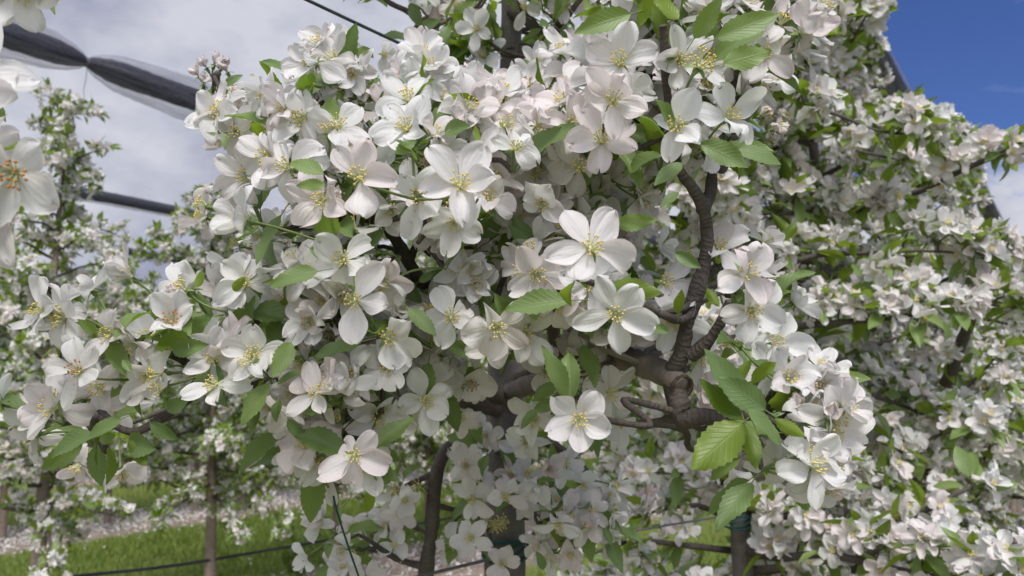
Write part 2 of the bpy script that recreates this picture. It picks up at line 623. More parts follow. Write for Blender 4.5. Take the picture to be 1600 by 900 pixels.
def stamen_tpl(rng, lod, mf=0, man=1, n=None, spread=0.55):
    t = []
    if lod == 'hi':
        n = n or 17
        for k in range(n):
            a = k * 2.399 + rng.normal(0, .15)
            s = spread * math.sqrt((k + 0.6) / n) * rng.uniform(0.8, 1.15)
            ln = rng.uniform(0.0078, 0.0108)
            d = np.array([math.sin(s) * math.cos(a), math.sin(s) * math.sin(a), math.cos(s)])
            b = np.array([0.0013 * math.cos(a), 0.0013 * math.sin(a), 0])
            m_ = MB()
            tube(m_, [b, b + d * ln * 0.55 + [0, 0, .0004], b + d * ln], [.00034, .0003, .00024], 3, cap=False)
            t.append((m_.v[0], m_.loops[0].reshape(-1, 4), m_.a[0], mf))
            V = OCT_V * np.array([.00095, .00095, .00125]) + b + d * ln
            t.append((V, OCT_F, np.zeros((6, 3)), man))
        V = OCT_V * np.array([.0022, .0022, .0012]) + [0, 0, .0006]
        t.append((V, OCT_F, np.zeros((6, 3)), mf))
    elif lod == 'mid':
        for k in range(6):
            a = k * 2 * math.pi / 6
            V = OCT_V * .0017 + [.0033 * math.cos(a), .0033 * math.sin(a), .0072]
            t.append((V, OCT_F, np.zeros((6, 3)), man))
        V = OCT_V * np.array([.0028, .0028, .0062]) + [0, 0, .002]
        t.append((V, OCT_F, np.zeros((6, 3)), mf))
    else:
        V = OCT_V * np.array([.0042, .0042, .0055]) + [0, 0, .004]
        t.append((V, OCT_F, np.zeros((6, 3)), man))
    return t


def leaf_tpl(rng, lod, curl=None, fold=None, wave=None, ratio=None):
    """blade from (0,0,0) along +X, 1 unit long, top side +Z; petiole behind it. mats: 0 blade, 1 stalk"""
    curl = rng.uniform(-0.1, 0.9) if curl is None else curl
    fold = rng.uniform(0.15, 0.6) if fold is None else fold
    wave = rng.uniform(0.01, 0.035) if wave is None else wave
    ratio = rng.uniform(0.20, 0.28) if ratio is None else ratio
    nu, nv = {'hi': (9, 19), 'mid': (5, 6), 'lo': (3, 4), 'far': (3, 3)}[lod]
    u = np.linspace(-1, 1, nu)
    v = np.linspace(0, 1, nv)
    prof = np.sin(np.pi * v ** 0.86) ** 0.78 * (1 - 0.18 * v)
    prof[0] = 0.06
    prof[-1] = 0.015
    r = np.zeros(nv)
    z = np.zeros(nv)
    for i in range(1, nv):
        em = 0.35 * curl - curl * (v[i] + v[i - 1]) / 2
        r[i] = r[i - 1] + math.cos(em) / (nv - 1)
        z[i] = z[i - 1] + math.sin(em) / (nv - 1)
    ph = rng.uniform(0, 6.28)
    V = np.zeros((nv, nu, 3))
    A = np.zeros((nv, nu, 3))
    for i in range(nv):
        w = prof[i] * ratio
        ser = np.ones(nu)
        if lod == 'hi':
            ser[0] = ser[-1] = 1.0 + (0.09 if i % 2 else -0.05)
        V[i, :, 0] = r[i]
        V[i, :, 1] = u * w * math.cos(fold) * ser
        V[i, :, 2] = z[i] + np.abs(u) ** 1.4 * w * math.sin(fold) + wave * np.sin(11 * v[i] + ph + u * 1.3) * np.abs(u) ** 2
        A[i, :, 0] = u
        A[i, :, 1] = v[i]
    idx = np.arange(nv * nu).reshape(nv, nu)
    q = np.stack([idx[:-1, :-1], idx[1:, :-1], idx[1:, 1:], idx[:-1, 1:]], -1).reshape(-1, 4)[:, ::-1]
    A = A.reshape(-1, 3)
    A[:, 2] = 0.5
    t = [(V.reshape(-1, 3), q, A, 0)]
    if lod in ('hi', 'mid'):
        m_ = MB()
        tube(m_, [[-.30, 0, -.05], [-.14, 0, -.01], [0.02, 0, -0.004]], [.011, .010, .010], 4, cap=False)
        t.append((m_.v[0], m_.loops[0].reshape(-1, 4), m_.a[0], 1))
    return t


def frame(n, down=None, roll=0.0):
    """3x3 with Z = n and X as near to 'down' as can be, rolled"""
    n = nrm(n)
    d = np.array([0, 0, -1.0]) if down is None else down
    x = d - n * (d @ n)
    if np.linalg.norm(x) < 1e-3:
        x = np.cross(n, [1.0, 0, 0])
    x = nrm(x)
    y = np.cross(n, x)
    c, s = math.cos(roll), math.sin(roll)
    x2 = x * c + y * s
    return np.stack([x2, np.cross(n, x2), n], 1)


def frame_x(x, z):
    """3x3 with X along x and Z as near to z as can be"""
    x = nrm(x)
    z = np.asarray(z, float)
    z = z - x * (z @ x)
    if np.linalg.norm(z) < 1e-3:
        z = np.cross(x, [0.3, 1.0, 0.2])
    z = nrm(z)
    return np.stack([x, np.cross(z, x), z], 1)


rng = np.random.default_rng(7)
MID_F = [flower_tpl(rng, 'mid', rng.uniform(0.5, 0.92)) + stamen_tpl(rng, 'mid', 2, 3) for _ in range(14)]
MID_B = [flower_tpl(rng, 'mid', 0.05, 5, 0.62) for _ in range(4)]
LO_F = [flower_tpl(rng, 'lo', rng.uniform(0.5, 0.95)) + stamen_tpl(rng, 'lo', 2, 3) for _ in range(10)]
FAR_F = [flower_tpl(rng, 'far', rng.uniform(0.5, 0.95)) for _ in range(8)]
HI_F = [flower_tpl(rng, 'hi', rng.uniform(0.5, 0.95)) for _ in range(14)]
MID_L = [leaf_tpl(rng, 'mid') for _ in range(10)]
HI_L = [leaf_tpl(rng, 'hi') for _ in range(14)]
LO_L = [leaf_tpl(rng, 'lo') for _ in range(8)]
FAR_L = [leaf_tpl(rng, 'far') for _ in range(6)]
HI_S = [stamen_tpl(rng, 'hi') for _ in range(6)]
MATS_F = [M_PETAL, M_STEM, M_FIL, M_ANTH]
MATS_L = [M_LEAF, M_STEM]

# ------------------------------------------------------------------ the rows
RD = np.array([0.6, 0.8])          # along the tree rows
RN = np.array([-0.8, 0.6])         # across them, away from the camera
ROW = {0: 0.63, 1: 4.28, 2: 7.93, 3: 11.58, 4: 15.23}


def row_xy(r, t):
    return RN * ROW[r] + RD * t


# ------------------------------------------------------------------ ground
def ground_material():
    m, t, o = mat_base("orchard_ground")
    node, ma, mix, noise, attr, bump = mk(t)
    c = node("ShaderNodeTexCoord")
    s = node("ShaderNodeSeparateXYZ")
    t.links.new(c.outputs["Object"], s.inputs[0])
    off = ma('ADD', ma('MULTIPLY', s.outputs[0], -0.8), ma('MULTIPLY', s.outputs[1], 0.6))
    off = ma('ADD', off, ma('MULTIPLY', ma('SUBTRACT', noise(1.3, 4), 0.5), 0.5))
    ph = ma('ABSOLUTE', ma('SUBTRACT', ma('FRACT', ma('ADD', ma('DIVIDE', ma('SUBTRACT', off, 0.63), 3.65), 100.5)), 0.5))
    strip = ma('MULTIPLY', ma('SUBTRACT', 0.19, ph), 22.0, True)
    grass = mix(noise(9, 6), (0.095, 0.140, 0.028), (0.19, 0.215, 0.058))
    grass = mix(ma('MULTIPLY', ma('SUBTRACT', noise(2.2, 5), 0.55, True), 4.0, True), grass, (0.16, 0.155, 0.07))
    soil = mix(noise(14, 8, 0.7), (0.15, 0.112, 0.085), (0.36, 0.285, 0.235))
    pet = ma('MULTIPLY', ma('SUBTRACT', noise(46, 3, 0.7), 0.52, True), 9.0, True)
    soil = mix(ma('MULTIPLY', pet, 0.7), soil, (0.60, 0.50, 0.47))
    b = node("ShaderNodeBsdfPrincipled")
    b.inputs["Roughness"].default_value = 0.95
    b.inputs["Specular IOR Level"].default_value = 0.1
    t.links.new(mix(strip, grass, soil), b.inputs["Base Color"])
    t.links.new(bump(noise(30, 6, 0.7), 0.6, 0.03), b.inputs["Normal"])
    t.links.new(b.outputs[0], o.inputs[0])
    return m


g = MB()
gx = np.concatenate([[-900, -300, -100], np.linspace(-40, 40, 81), [100, 300, 900]])
gy = np.concatenate([[-300, -60], np.linspace(-20, 60, 81), [120, 400, 1500]])
X, Y = np.meshgrid(gx, gy)
Z = np.where((np.abs(X) < 41) & (Y < 61) & (Y > -21), rng.normal(0, 0.012, X.shape), 0)
idx = np.arange(X.size).reshape(X.shape)
g.add(np.stack([X, Y, Z], -1).reshape(-1, 3),
      np.stack([idx[:-1, :-1], idx[:-1, 1:], idx[1:, 1:], idx[1:, :-1]], -1).reshape(-1, 4))
ground = g.build("ground", ground_material())
ground["kind"] = "structure"

# mown grass of the alleys
M_GRASS, t_, o_ = mat_base("grass_blade")
node, ma, mix, noise, attr, bump = mk(t_)
u, v, ti = attr()
thin_shader(t_, o_, mix(ti, (0.085, 0.140, 0.024), (0.19, 0.245, 0.050)), mix(ti, (0.16, 0.28, 0.03), (0.32, 0.42, 0.06)), 0.3, 0.5, 0.3)
g = MB()
nb = 52000
pick = rng.random(nb)
offs = np.where(pick < 0.7, rng.uniform(4.95, 7.25, nb), np.where(pick < .82, rng.uniform(8.7, 10.9, nb), rng.uniform(1.4, 3.6, nb)))
tt = np.where(pick < .82, rng.uniform(-2, 12, nb), rng.uniform(3.5, 12, nb))
keep = rng.random(nb) < 1.0
xy = offs[:, None] * RN + tt[:, None] * RD
h = rng.uniform(0.03, 0.09, nb)
a = rng.uniform(0, 6.28, nb)
wd = rng.uniform(0.004, 0.008, nb)
lean = rng.normal(0, 0.03, (nb, 2))
b0 = np.stack([xy[:, 0] - np.cos(a) * wd, xy[:, 1] - np.sin(a) * wd, np.full(nb, -0.01)], 1)
b1 = np.stack([xy[:, 0] + np.cos(a) * wd, xy[:, 1] + np.sin(a) * wd, np.full(nb, -0.01)], 1)
tp = np.stack([xy[:, 0] + lean[:, 0], xy[:, 1] + lean[:, 1], h], 1)
Vg = np.stack([b0, b1, tp], 1).reshape(-1, 3)
Ag = np.zeros((nb * 3, 3))
Ag[:, 2] = np.repeat(rng.uniform(0, 1, nb), 3)
g.add(Vg, np.arange(nb * 3).reshape(-1, 3), Ag)
tag(g.build("grass", M_GRASS), "short green mown grass in the alleys between the tree rows", "grass", kind="stuff")

# fallen petals on the bare strips
g = MB()
nb = 26000
rows = rng.choice([1, 2, 2, 3], nb)
offs = np.array([ROW[r] for r in rows]) + rng.normal(0, 0.33, nb)
tt = rng.uniform(1, 14, nb)
xy = offs[:, None] * RN + tt[:, None] * RD
a = rng.uniform(0, 6.28, nb)
sz = rng.uniform(0.007, 0.014, nb)
cs, sn = np.cos(a) * sz, np.sin(a) * sz
zz = rng.uniform(0.016, 0.04, nb)
tl = rng.normal(0, 0.008, (nb, 4))
Q = np.stack([np.stack([xy[:, 0] + k1 * cs - k2 * sn * .7, xy[:, 1] + k1 * sn + k2 * cs * .7, zz + tl[:, i]], 1)
              for i, (k1, k2) in enumerate(((-1, -1), (1, -1), (1, 1), (-1, 1)))], 1).reshape(-1, 3)
Ag = np.zeros((nb * 4, 3))
Ag[:, 1] = 0.6
Ag[:, 2] = np.repeat(rng.uniform(0.2, 1, nb), 4)
g.add(Q, np.arange(nb * 4).reshape(-1, 4), Ag)
tag(g.build("fallen_petals", M_PETAL), "pale fallen petals scattered on the bare soil strips under the rows", "petals", kind="stuff")


# ------------------------------------------------------------------ procedural orchard trees
def scatter_cluster(rng, mbF, mbL, pos, out, lodF, lodL, nf, nl, budp=0.08, fs=1.0, lsize=(0.035, 0.06), store=None, tone=(0.25, 0.95)):
    """one spur: nl leaves below, nf flowers fanned out above"""
    fl = {'hi': HI_F, 'mid': MID_F, 'lo': LO_F, 'far': FAR_F}[lodF]
    lf = {'hi': HI_L, 'mid': MID_L, 'lo': LO_L, 'far': FAR_L}[lodL]
    out = nrm(out)
    for k in range(nf):
        d = nrm(out + rng.normal(0, 0.55, 3))
        p = pos + d * rng.uniform(0.018, 0.042)
        n = nrm(d + out * 0.3 + rng.normal(0, 0.3, 3) + [0, 0, 0.1])
        tp = fl[rng.integers(len(fl))]
        if lodF in ('mid',) and rng.random() < budp:
            tp = MID_B[rng.integers(len(MID_B))]
        M = frame(n, roll=rng.uniform(0, 6.28))
        ti = rng.beta(1.4, 2.0)
        if store is not None:
            store.append(('f', tp, M, p, ti, fs * rng.uniform(0.88, 1.1)))
        else:
            mbF.merge(tp, M, p, ti, fs * rng.uniform(0.88, 1.1))
    for k in range(nl):
        d = nrm(out * 0.35 + rng.normal(0, 0.7, 3) + [0, 0, 0.12])
        ln = rng.uniform(*lsize)
        p = pos + d * ln * 0.28
        M = frame_x(d, np.array([0, 0, 1.0]) + rng.normal(0, 0.45, 3))
        ti = rng.uniform(*tone)
        tp = lf[rng.integers(len(lf))]
        if store is not None:
            store.append(('l', tp, M, p, ti, ln))
        else:
            mbL.merge(tp, M, p, ti, ln)


def grow_tree(seed, base, H, prof, nbr, z0, spur=0.05, sides=6, trunk_r=0.035, lean=(0, 0), skip=None, extra=None, bare_tip=0.0):
    """returns trunk MB, branch MBs and spur list [(pos, dir)] in world coordinates"""
    r = np.random.default_rng(seed)
    base = np.array([base[0], base[1], 0.0])
    n = 12
    zz = np.linspace(-0.03, H, n)
    wob = np.cumsum(r.normal(0, 0.007, (n, 2)), 0)
    pts = np.stack([base[0] + wob[:, 0] + lean[0] * zz, base[1] + wob[:, 1] + lean[1] * zz, zz], 1)
    rad = trunk_r * (1 - 0.88 * (np.clip(zz, 0, H) / H) ** 0.9) * np.where(zz < 0.05, 1.25, 1)
    tp, tr = smooth_line(pts, rad, 0.04)
    T = MB()
    tube(T, tp, tr, sides + 3, bump=0.03, rng=r)
    brs, spurs = [], []
    az = r.uniform(0, 6.28)
    for k in range(nbr):
        f = (k + r.uniform(0.1, 0.9)) / nbr
        z = z0 + (H * 0.97 - z0) * f
        az += 2.4 + r.normal(0, 0.4)
        Lb = prof(z) * r.uniform(0.75, 1.12)
        i = int(np.argmin(np.abs(tp[:, 2] - z)))
        p = tp[i]
        el = r.uniform(-0.05, 0.45) + 0.5 * max(0, f - 0.5)
        d = np.array([math.cos(az) * math.cos(el), math.sin(az) * math.cos(el), math.sin(el)])
        q = [p]
        m = 5
        for j in range(m):
            d = nrm(d + r.normal(0, 0.16, 3) + [0, 0, -0.06 if f < 0.7 else 0.06])
            q.append(q[-1] + d * Lb / m)
        r0 = min(0.012, tr[i] * 0.6)
        bp, br_ = smooth_line(q, np.linspace(r0, 0.0022, m + 1), 0.03)
        B = MB()
        if skip is not None:
            keepn = len(bp)
            for j in range(2, len(bp)):
                if skip(bp[j]):
                    keepn = j
                    break
            if keepn < 4:
                continue
            bp, br_ = bp[:keepn], br_[:keepn]
        tube(B, bp, br_, sides, bump=0.05, rng=r, cap=False)
        cum = np.concatenate([[0], np.cumsum(np.linalg.norm(np.diff(bp, axis=0), axis=1))])
        s = 0.06
        while s < cum[-1]:
            j = int(np.searchsorted(cum, s))
            j = min(max(j, 1), len(bp) - 1)
            tdir = nrm(bp[j] - bp[j - 1])
            o = r.normal(0, 1, 3) + [0, 0, 0.5]
            o = nrm(o - tdir * (o @ tdir) + tdir * 0.4)
            sp_ = bp[j] + o * r.uniform(0.012, 0.05)
            if skip is None or not skip(sp_):
                tube(B, [bp[j], (bp[j] + sp_) / 2 + r.normal(0, .004, 3), sp_], [.0025, .0022, .002], 4, cap=False)
                spurs.append((sp_, o))
            s += spur * r.uniform(0.6, 1.5)
        if skip is None or not skip(bp[-1]):
            spurs.append((bp[-1], nrm(bp[-1] - bp[-2])))
        brs.append(B)
    # spurs along the leader itself
    s = z0 + 0.1
    while s < H - bare_tip:
        i = int(np.argmin(np.abs(tp[:, 2] - s)))
        o = nrm(np.append(r.normal(0, 1, 2), 0.3))
        sp_ = tp[i] + o * (tr[i] + 0.03)
        if skip is None or not skip(sp_):
            spurs.append((sp_, o))
        s += spur * 1.6
    return T, brs, spurs


def far_tree(seed, base, H, nbr, z0, lodF, lodL, nf, nl, label, group, mat=None, spur=0.055, fs=1.1, trunk_r=0.036, R=0.56, ls=(0.035, 0.06), bare_tip=0.0, name="apple_tree", pw=1.9):
    r = np.random.default_rng(seed + 1000)
    prof = lambda z: R * (1.0 - 0.80 * max(0.0, (z - 1.0) / (H - 1.0)) ** pw)
    T, B, S = grow_tree(seed, base, H, prof, nbr, z0, spur, 5, trunk_r, bare_tip=bare_tip)
    root = empty(name, (base[0], base[1], 0))
    tag(root, label, "tree", group)
    T.build("trunk", mat or M_FARTRUNK, root)
    bm_ = MB()
    for b in B:
        for x in range(len(b.v)):
            pass
        bm_.v += b.v
        bm_.a += b.a
        for lp, tt_, mi_ in zip(b.loops, b.tot, b.mi):
            bm_.loops.append(lp + bm_.n)
            bm_.tot.append(tt_)
            bm_.mi.append(mi_)
        bm_.n += b.n
    bm_.build("branches", M_BARK, root)["kind"] = "stuff"
    F, Lf = MB(), MB()
    for p, o in S:
        scatter_cluster(r, F, Lf, p, o, lodF, lodL, int(r.integers(nf[0], nf[1] + 1)), int(r.integers(nl[0], nl[1] + 1)), fs=fs, lsize=ls, tone=(.6, 1.0))
    F.build("blossom", MATS_F, root)["kind"] = "stuff"
    Lf.build("foliage", MATS_L, root)["kind"] = "stuff"
    return root


def copy_tree(o, loc, rz, sc, label, group):
    c = o.copy()
    scene.collection.objects.link(c)
    c.location = loc
    c.rotation_euler = (0, 0, rz)
    c.scale = (sc, sc, sc)
    tag(c, label, "tree", group)
    for ch in o.children:
        k = ch.copy()
        scene.collection.objects.link(k)
        k.parent = c
        for g2 in ch.children:
            d = g2.copy()
            scene.collection.objects.link(d)
            d.parent = k
    return c


# row across the grass alley: each tree its own shape
A_LAB = ["slim apple tree at the far left, its thin leader rising against the cloud",
         "apple tree whose bare trunk stands in grass behind the main tree's left bough",
         "slender apple tree behind the hanging teal string, bare stem in the grass",
         "apple tree with pinkish stem just left of the arched dark limb"]
GA = "apple trees in the row across the grass"
TA = [1.78, 2.72, 3.67, 4.62]
for i, t in enumerate(TA):
    xy = row_xy(1, t)
    far_tree(40 + i, xy, [3.02, 2.62, 2.75, 2.7][i], 54, 0.72, 'lo', 'lo', (3, 6), ((3, 6) if i == 0 else (6, 10)), A_LAB[i], GA, pw=0.85 if i == 0 else 1.9, spur=0.040, fs=1.2, ls=(.045, .075),
             trunk_r=[0.042, 0.042, 0.028, 0.038][i], R=0.62 if i == 0 else 0.74, bare_tip=0.35 if i == 0 else 0.1)
protoA = far_tree(52, row_xy(1, 5.56), 2.75, 52, 0.72, 'lo', 'lo', (2, 4), (9, 13), ls=(.045, .075), spur=.040, label="blossoming apple tree across the grass, hidden behind the main tree", group=GA, R=0.64)
for i in range(1, 9):
    xy = row_xy(1, 5.56 + 0.94 * i)
    copy_tree(protoA, (xy[0], xy[1], 0), 1.3 * i, 1.0 + 0.05 * math.sin(i * 2.1),
              "blossoming apple tree across the grass, hidden behind the main tree", GA)
# the rows beyond it
LB = "distant blossoming apple tree beyond the petal-covered soil strip behind the grass"
GB = "distant apple trees beyond the grass"
protoB = [far_tree(60 + i, row_xy(2, 2.0 + 0.94 * i), 2.7, 46, 0.55, 'far', 'far', (3, 5), (8, 12), LB, GB, spur=0.048, fs=1.3, ls=(.05, .085), R=0.78) for i in range(3)]
k = 0
for r_, t0, t1 in ((2, 4.82, 17.5), (3, 3.2, 23.0), (4, 4.6, 28.0)):
    t = t0
    while t < t1:
        xy = row_xy(r_, t)
        copy_tree(protoB[k % 3], (xy[0], xy[1], 0), 1.7 * k, 0.96 + 0.1 * ((k * 37) % 10) / 10, LB, GB)
        k += 1
        t += 0.94

# ------------------------------------------------------------------ same row, to the right of the main tree
SKY_R = [[(1458, -400), (1455, 20), (1445, 85), (1405, 118), (1392, 150), (1470, 165), (1505, 195), (1545, 222), (1700, 215), (1700, -400)],
         [(1535, 255), (1700, 240), (1700, 365), (1570, 362), (1548, 320)]]


GAP = [(560, 540), (950, 560), (960, 760), (900, 1200), (560, 1200)]


def in_sky(p):
    x, y, d = proj(p)
    if d < 0.1:
        return False
    if inpoly(x, y, GAP) and d < 3.2:
        return True
    if 1112 < x < 1182 and 660 < y and d < 1.75:
        return True
    return any(inpoly(x + 10, y - 10, q) or inpoly(x, y, q) for q in SKY_R)


def near_tree(seed, base, H, nbr, label, group, R, trunk_r, spur, lod='mid', own=100, extra=(), lean=(0, 0), z0=0.75, nf=(5, 7), nl=(6, 8), fs=1.25):
    r = np.random.default_rng(seed + 500)
    prof = lambda z: R * (1.0 - 0.36 * max(0.0, (z - 1.2) / (H - 1.2)))
    T, B, S = grow_tree(seed, base, H, prof, nbr, z0, spur, 6, trunk_r, lean=lean, skip=in_sky)
    root = empty("apple_tree", (base[0], base[1], 0))
    tag(root, label, "tree", group)
    T.build("trunk", M_TRUNK, root)
    for q, rad in extra:
        b = MB()
        pts, rr = smooth_line([P(*c) for c in q], rad, 0.02)
        tube(b, pts, rr, 6, bump=0.05, rng=r)
        B.append(b)
        S.append((pts[-1], nrm(pts[-1] - pts[-3])))
        for j in range(5, len(pts) - 2, 3):
            if r.random() < 0.75:
                o = nrm(r.normal(0, 1, 3) + [0, 0, 0.5])
                S.append((pts[j] + o * 0.02, o))
    for b in B:
        b.build("branch", M_BARK, root)
    st = []
    for p, o in S:
        # flowers turn outwards, away from the trunk
        ax = np.array([p[0] - base[0], p[1] - base[1], 0])
        scatter_cluster(r, None, None, p, nrm(o * 0.8 + 0.5 * nrm(ax) + 0.45 * nrm(CAM - p) + [0, 0, .15]), lod, lod, int(r.integers(nf[0], nf[1] + 1)), int(r.integers(nl[0], nl[1] + 1)), store=st, fs=fs,
                        lsize=(0.042, 0.072), tone=(0.3, 1.0))
    # those nearest to the alley show largest: separate parts
    for kind, nm, mats in (('f', 'blossom', MATS_F), ('l', 'leaf', MATS_L)):
        it = [s for s in st if s[0] == kind]

        def key(s):
            x, y, d = proj(s[3])
            return d if (980 < x < 1600 and 0 < y < 900) else d + 50
        it.sort(key=key)
        rest = MB()
        for j, (_, tp, M, p, ti, sc) in enumerate(it):
            if j < own:
                m_ = MB()
                m_.merge(tp, M, p, ti, sc)
                m_.build(nm, mats, root, origin=p)
            else:
                rest.merge(tp, M, p, ti, sc)
        if rest.n:
            rest.build('blossom' if kind == 'f' else 'foliage', mats, root)["kind"] = "stuff"
    return root


GR = "blossoming apple trees of the near row"
near_tree(101, row_xy(0, 1.64) + [0, 0], 2.9, 56, "apple tree dense with white blossom, its grey trunk tied to the wire with teal twine", GR, 0.58, 0.036, 0.042,
          extra=[([(1185, 20, 1.5), (1215, 75, 1.45), (1240, 120, 1.42), (1258, 158, 1.4)], [.006, .005, .0045, .004]),
                 ([(1150, 800, 1.72), (1200, 803, 1.6), (1250, 810, 1.52)], [.012, .010, .007]),
                 ([(1140, 860, 1.72), (1070, 852, 1.62), (990, 846, 1.58), (915, 868, 1.55)], [.009, .007, .005, .003]),
                 ([(1140, 755, 1.72), (1075, 742, 1.64), (1010, 735, 1.6)], [.009, .006, .003]),
                 ([(1140, 930, 1.72), (1060, 915, 1.62), (980, 905, 1.55), (900, 925, 1.5)], [.009, .007, .005, .003]),
                 ([(1140, 810, 1.72), (1085, 790, 1.75), (1020, 800, 1.8)], [.008, .006, .003])])
near_tree(111, row_xy(0, 2.46) + [0, 0], 2.85, 56, "white blossoming apple tree with stout brown trunk, next right of the twine-tied trunk", GR, 0.66, 0.046, 0.042,
          extra=[([(1300, 360, 2.0), (1360, 318, 1.8), (1440, 298, 1.7), (1500, 268, 1.62), (1550, 248, 1.6), (1575, 238, 1.6)], [.010, .008, .006, .005, .0035, .003]),
                 ([(1290, 690, 2.1), (1350, 692, 1.9), (1410, 690, 1.8)], [.014, .012, .008]),
                 ([(1320, 900, 1.6), (1380, 850, 1.5), (1460, 790, 1.45), (1520, 760, 1.45)], [.009, .007, .004, .003]),
                 ([(1480, 600, 2.0), (1500, 540, 1.9), (1530, 470, 1.8)], [.02, .016, .010])])
near_tree(121, row_xy(0, 3.28), 2.7, 50, "third apple tree along the near row, blossom merging under the dark net roll at right", GR, 0.70, 0.04, 0.055, own=100)
near_tree(131, row_xy(0, 4.10), 2.5, 34, "apple tree at the right edge, white crown below the low cumulus cloud", GR, 0.70, 0.04, 0.06, own=60)
pe = far_tree(70, row_xy(0, 5.0), 2.3, 28, 0.7, 'lo', 'lo', (4, 6), (3, 5), "farther blossoming apple tree at the end of the near row, mostly hidden", GR, R=0.66)
for i in range(1, 5):
    xy = row_xy(0, 5.0 + 0.94 * i)
    copy_tree(pe, (xy[0], xy[1], 0), 2.1 * i, 0.97, "farther blossoming apple tree at the end of the near row, mostly hidden", GR)

# ------------------------------------------------------------------ THE MAIN TREE
# open blossoms: pixel of the centre, diameter in pixels, optional facing (right, up), optional openness
HERO_F = [
    (168, 522, 100, -.3, .5), (232, 525, 88, 0, .4), (268, 500, 105, .4, .5), (295, 448, 92, -.1, .5), (347, 450, 80, .2, .5), (380, 483, 80, .3, .2),
    (120, 578, 108, -.4, .3), (230, 588, 98, .1, -.1), (80, 637, 100, -.5, .1), (155, 605, 96, -.1, -.2), (50, 680, 92, -.8, -.2), (120, 730, 80, -.4, -.7),
    (190, 740, 76, .2, -.7), (185, 640, 80, .3, -.3),
    (488, 97, 95, -.5, .2), (518, 78, 85, .1, .2), (543, 140, 86, -.1, -.1), (470, 205, 82, -.2, .3), (475, 245, 98, -.1, .1), (415, 245, 100, -.5, .1),
    (560, 275, 125, -.05, .1), (528, 195, 100, .2, .5), (633, 198, 115, 0, .2), (673, 142, 88, .2, .2), (600, 160, 90, -.3, .5), (735, 165, 96, .3, .3),
    (790, 193, 98, 0, .4), (720, 287, 125, .1, .2), (655, 308, 110, -.2, 0), (775, 290, 92, .2, .1), (700, 215, 86, -.2, .3),
    (502, 312, 110, -.2, 0), (535, 405, 108, -.1, .1), (710, 348, 108, 0, -.35), (552, 468, 116, -.1, .1), (485, 502, 98, -.3, .1), (607, 527, 106, .05, .1),
    (705, 495, 100, -.1, 0), (745, 447, 94, 0, .3), (776, 512, 104, .2, -.1), (535, 598, 98, 0, .1), (570, 560, 92, .3, .2), (685, 560, 82, 0, -.2),
    (735, 600, 84, .1, -.2), (440, 470, 84, -.3, .2), (375, 345, 108, -.7, .1), (385, 275, 96, -.5, 0), (425, 205, 92, -.3, .5),
    (592, 650, 92, .2, -.1), (635, 645, 88, .2, -.2), (665, 625, 92, .3, -.3), (553, 712, 108, .1, -.05), (472, 705, 90, -.5, -.3), (512, 750, 84, -.5, -.5),
    (728, 727, 68, 0, .2), (748, 748, 62, .2, .1), (738, 780, 66, -.1, 0), (773, 690, 58, -.1, .4), (790, 775, 68, .1, 0), (784, 880, 64, .1, .1),
    (735, 840, 70, -.3, .2), (625, 800, 60, .2, -.4), (598, 805, 58, -.2, -.5), (535, 860, 62, -.4, 0), (552, 822, 58, 0, -.1),
    (968, 95, 110, -.1, .2), (958, 155, 112, -.2, .2), (940, 217, 108, -.1, .2), (1057, 195, 118, 0, .1), (1142, 180, 106, .3, .3), (1090, 112, 90, .2, .5),
    (850, 180, 90, -.1, .3), (895, 190, 98, .1, .2), (825, 130, 80, -.2, .3), (880, 130, 92, -.2, .4), (815, 210, 84, .1, .1), (852, 290, 78, 0, .1),
    (935, 285, 84, .2, .2), (1005, 285, 84, .2, .2), (905, 260, 96, 0, .2), (967, 328, 74, .3, -.1), (820, 260, 88, .1, .2), (880, 335, 90, .2, .3),
    (838, 428, 104, .05, -.1), (925, 385, 132, .1, .1), (962, 490, 116, -.25, .1), (1040, 440, 96, .3, .1), (820, 522, 100, .1, 0), (890, 522, 80, .2, -.2),
    (1050, 502, 96, .3, -.2), (1175, 485, 108, .15, -.1), (1165, 425, 116, .4, .3), (1125, 385, 96, .1, .5), (855, 582, 82, .2, 0), (850, 375, 92, -.1, .2),
    (1235, 590, 112, .3, .3), (1268, 640, 104, .7, .1), (1215, 535, 100, .2, .5), (1270, 672, 92, .6, -.2), (1215, 725, 98, .3, -.5), (1170, 745, 84, -.1, -.7), (1245, 730, 90, .5, -.5),
    (905, 655, 120, 0, -.05), (855, 732, 66, 0, .1), (882, 722, 64, .2, .1), (912, 758, 62, .2, 0), (940, 772, 58, .5, .1), (938, 800, 60, .2, -.4), (880, 795, 64, 0, -.1),
    (872, 822, 66, .1, -.3), (838, 760, 66, -.2, .1), (822, 690, 70, -.1, .2), (955, 615, 90, .4, 0), (968, 660, 78, .5, -.1), (835, 655, 84, -.4, -.2),
    (800, 740, 58, -.1, .3), (850, 840, 60, .2, -.2), (1095, 560, 90, .2, -.3), (1110, 610, 92, .2, -.2),
    (335, 185, 62, -.6, -.2), (345, 222, 60, -.5, -.5), (325, 160, 54, -.8, .1),
    (620, 120, 66, 0, .2), (712, 100, 54, .1, .2), (712, 6, 56, 0, .2), (820, 12, 56, -.1, .2), (885, 8, 58, 0, .2), (600, 85, 50, .1, -.3), (840, 100, 62, 0, .3),
    (980, 560, 80, 0, .2), (930, 580, 74, .1, .1),
]
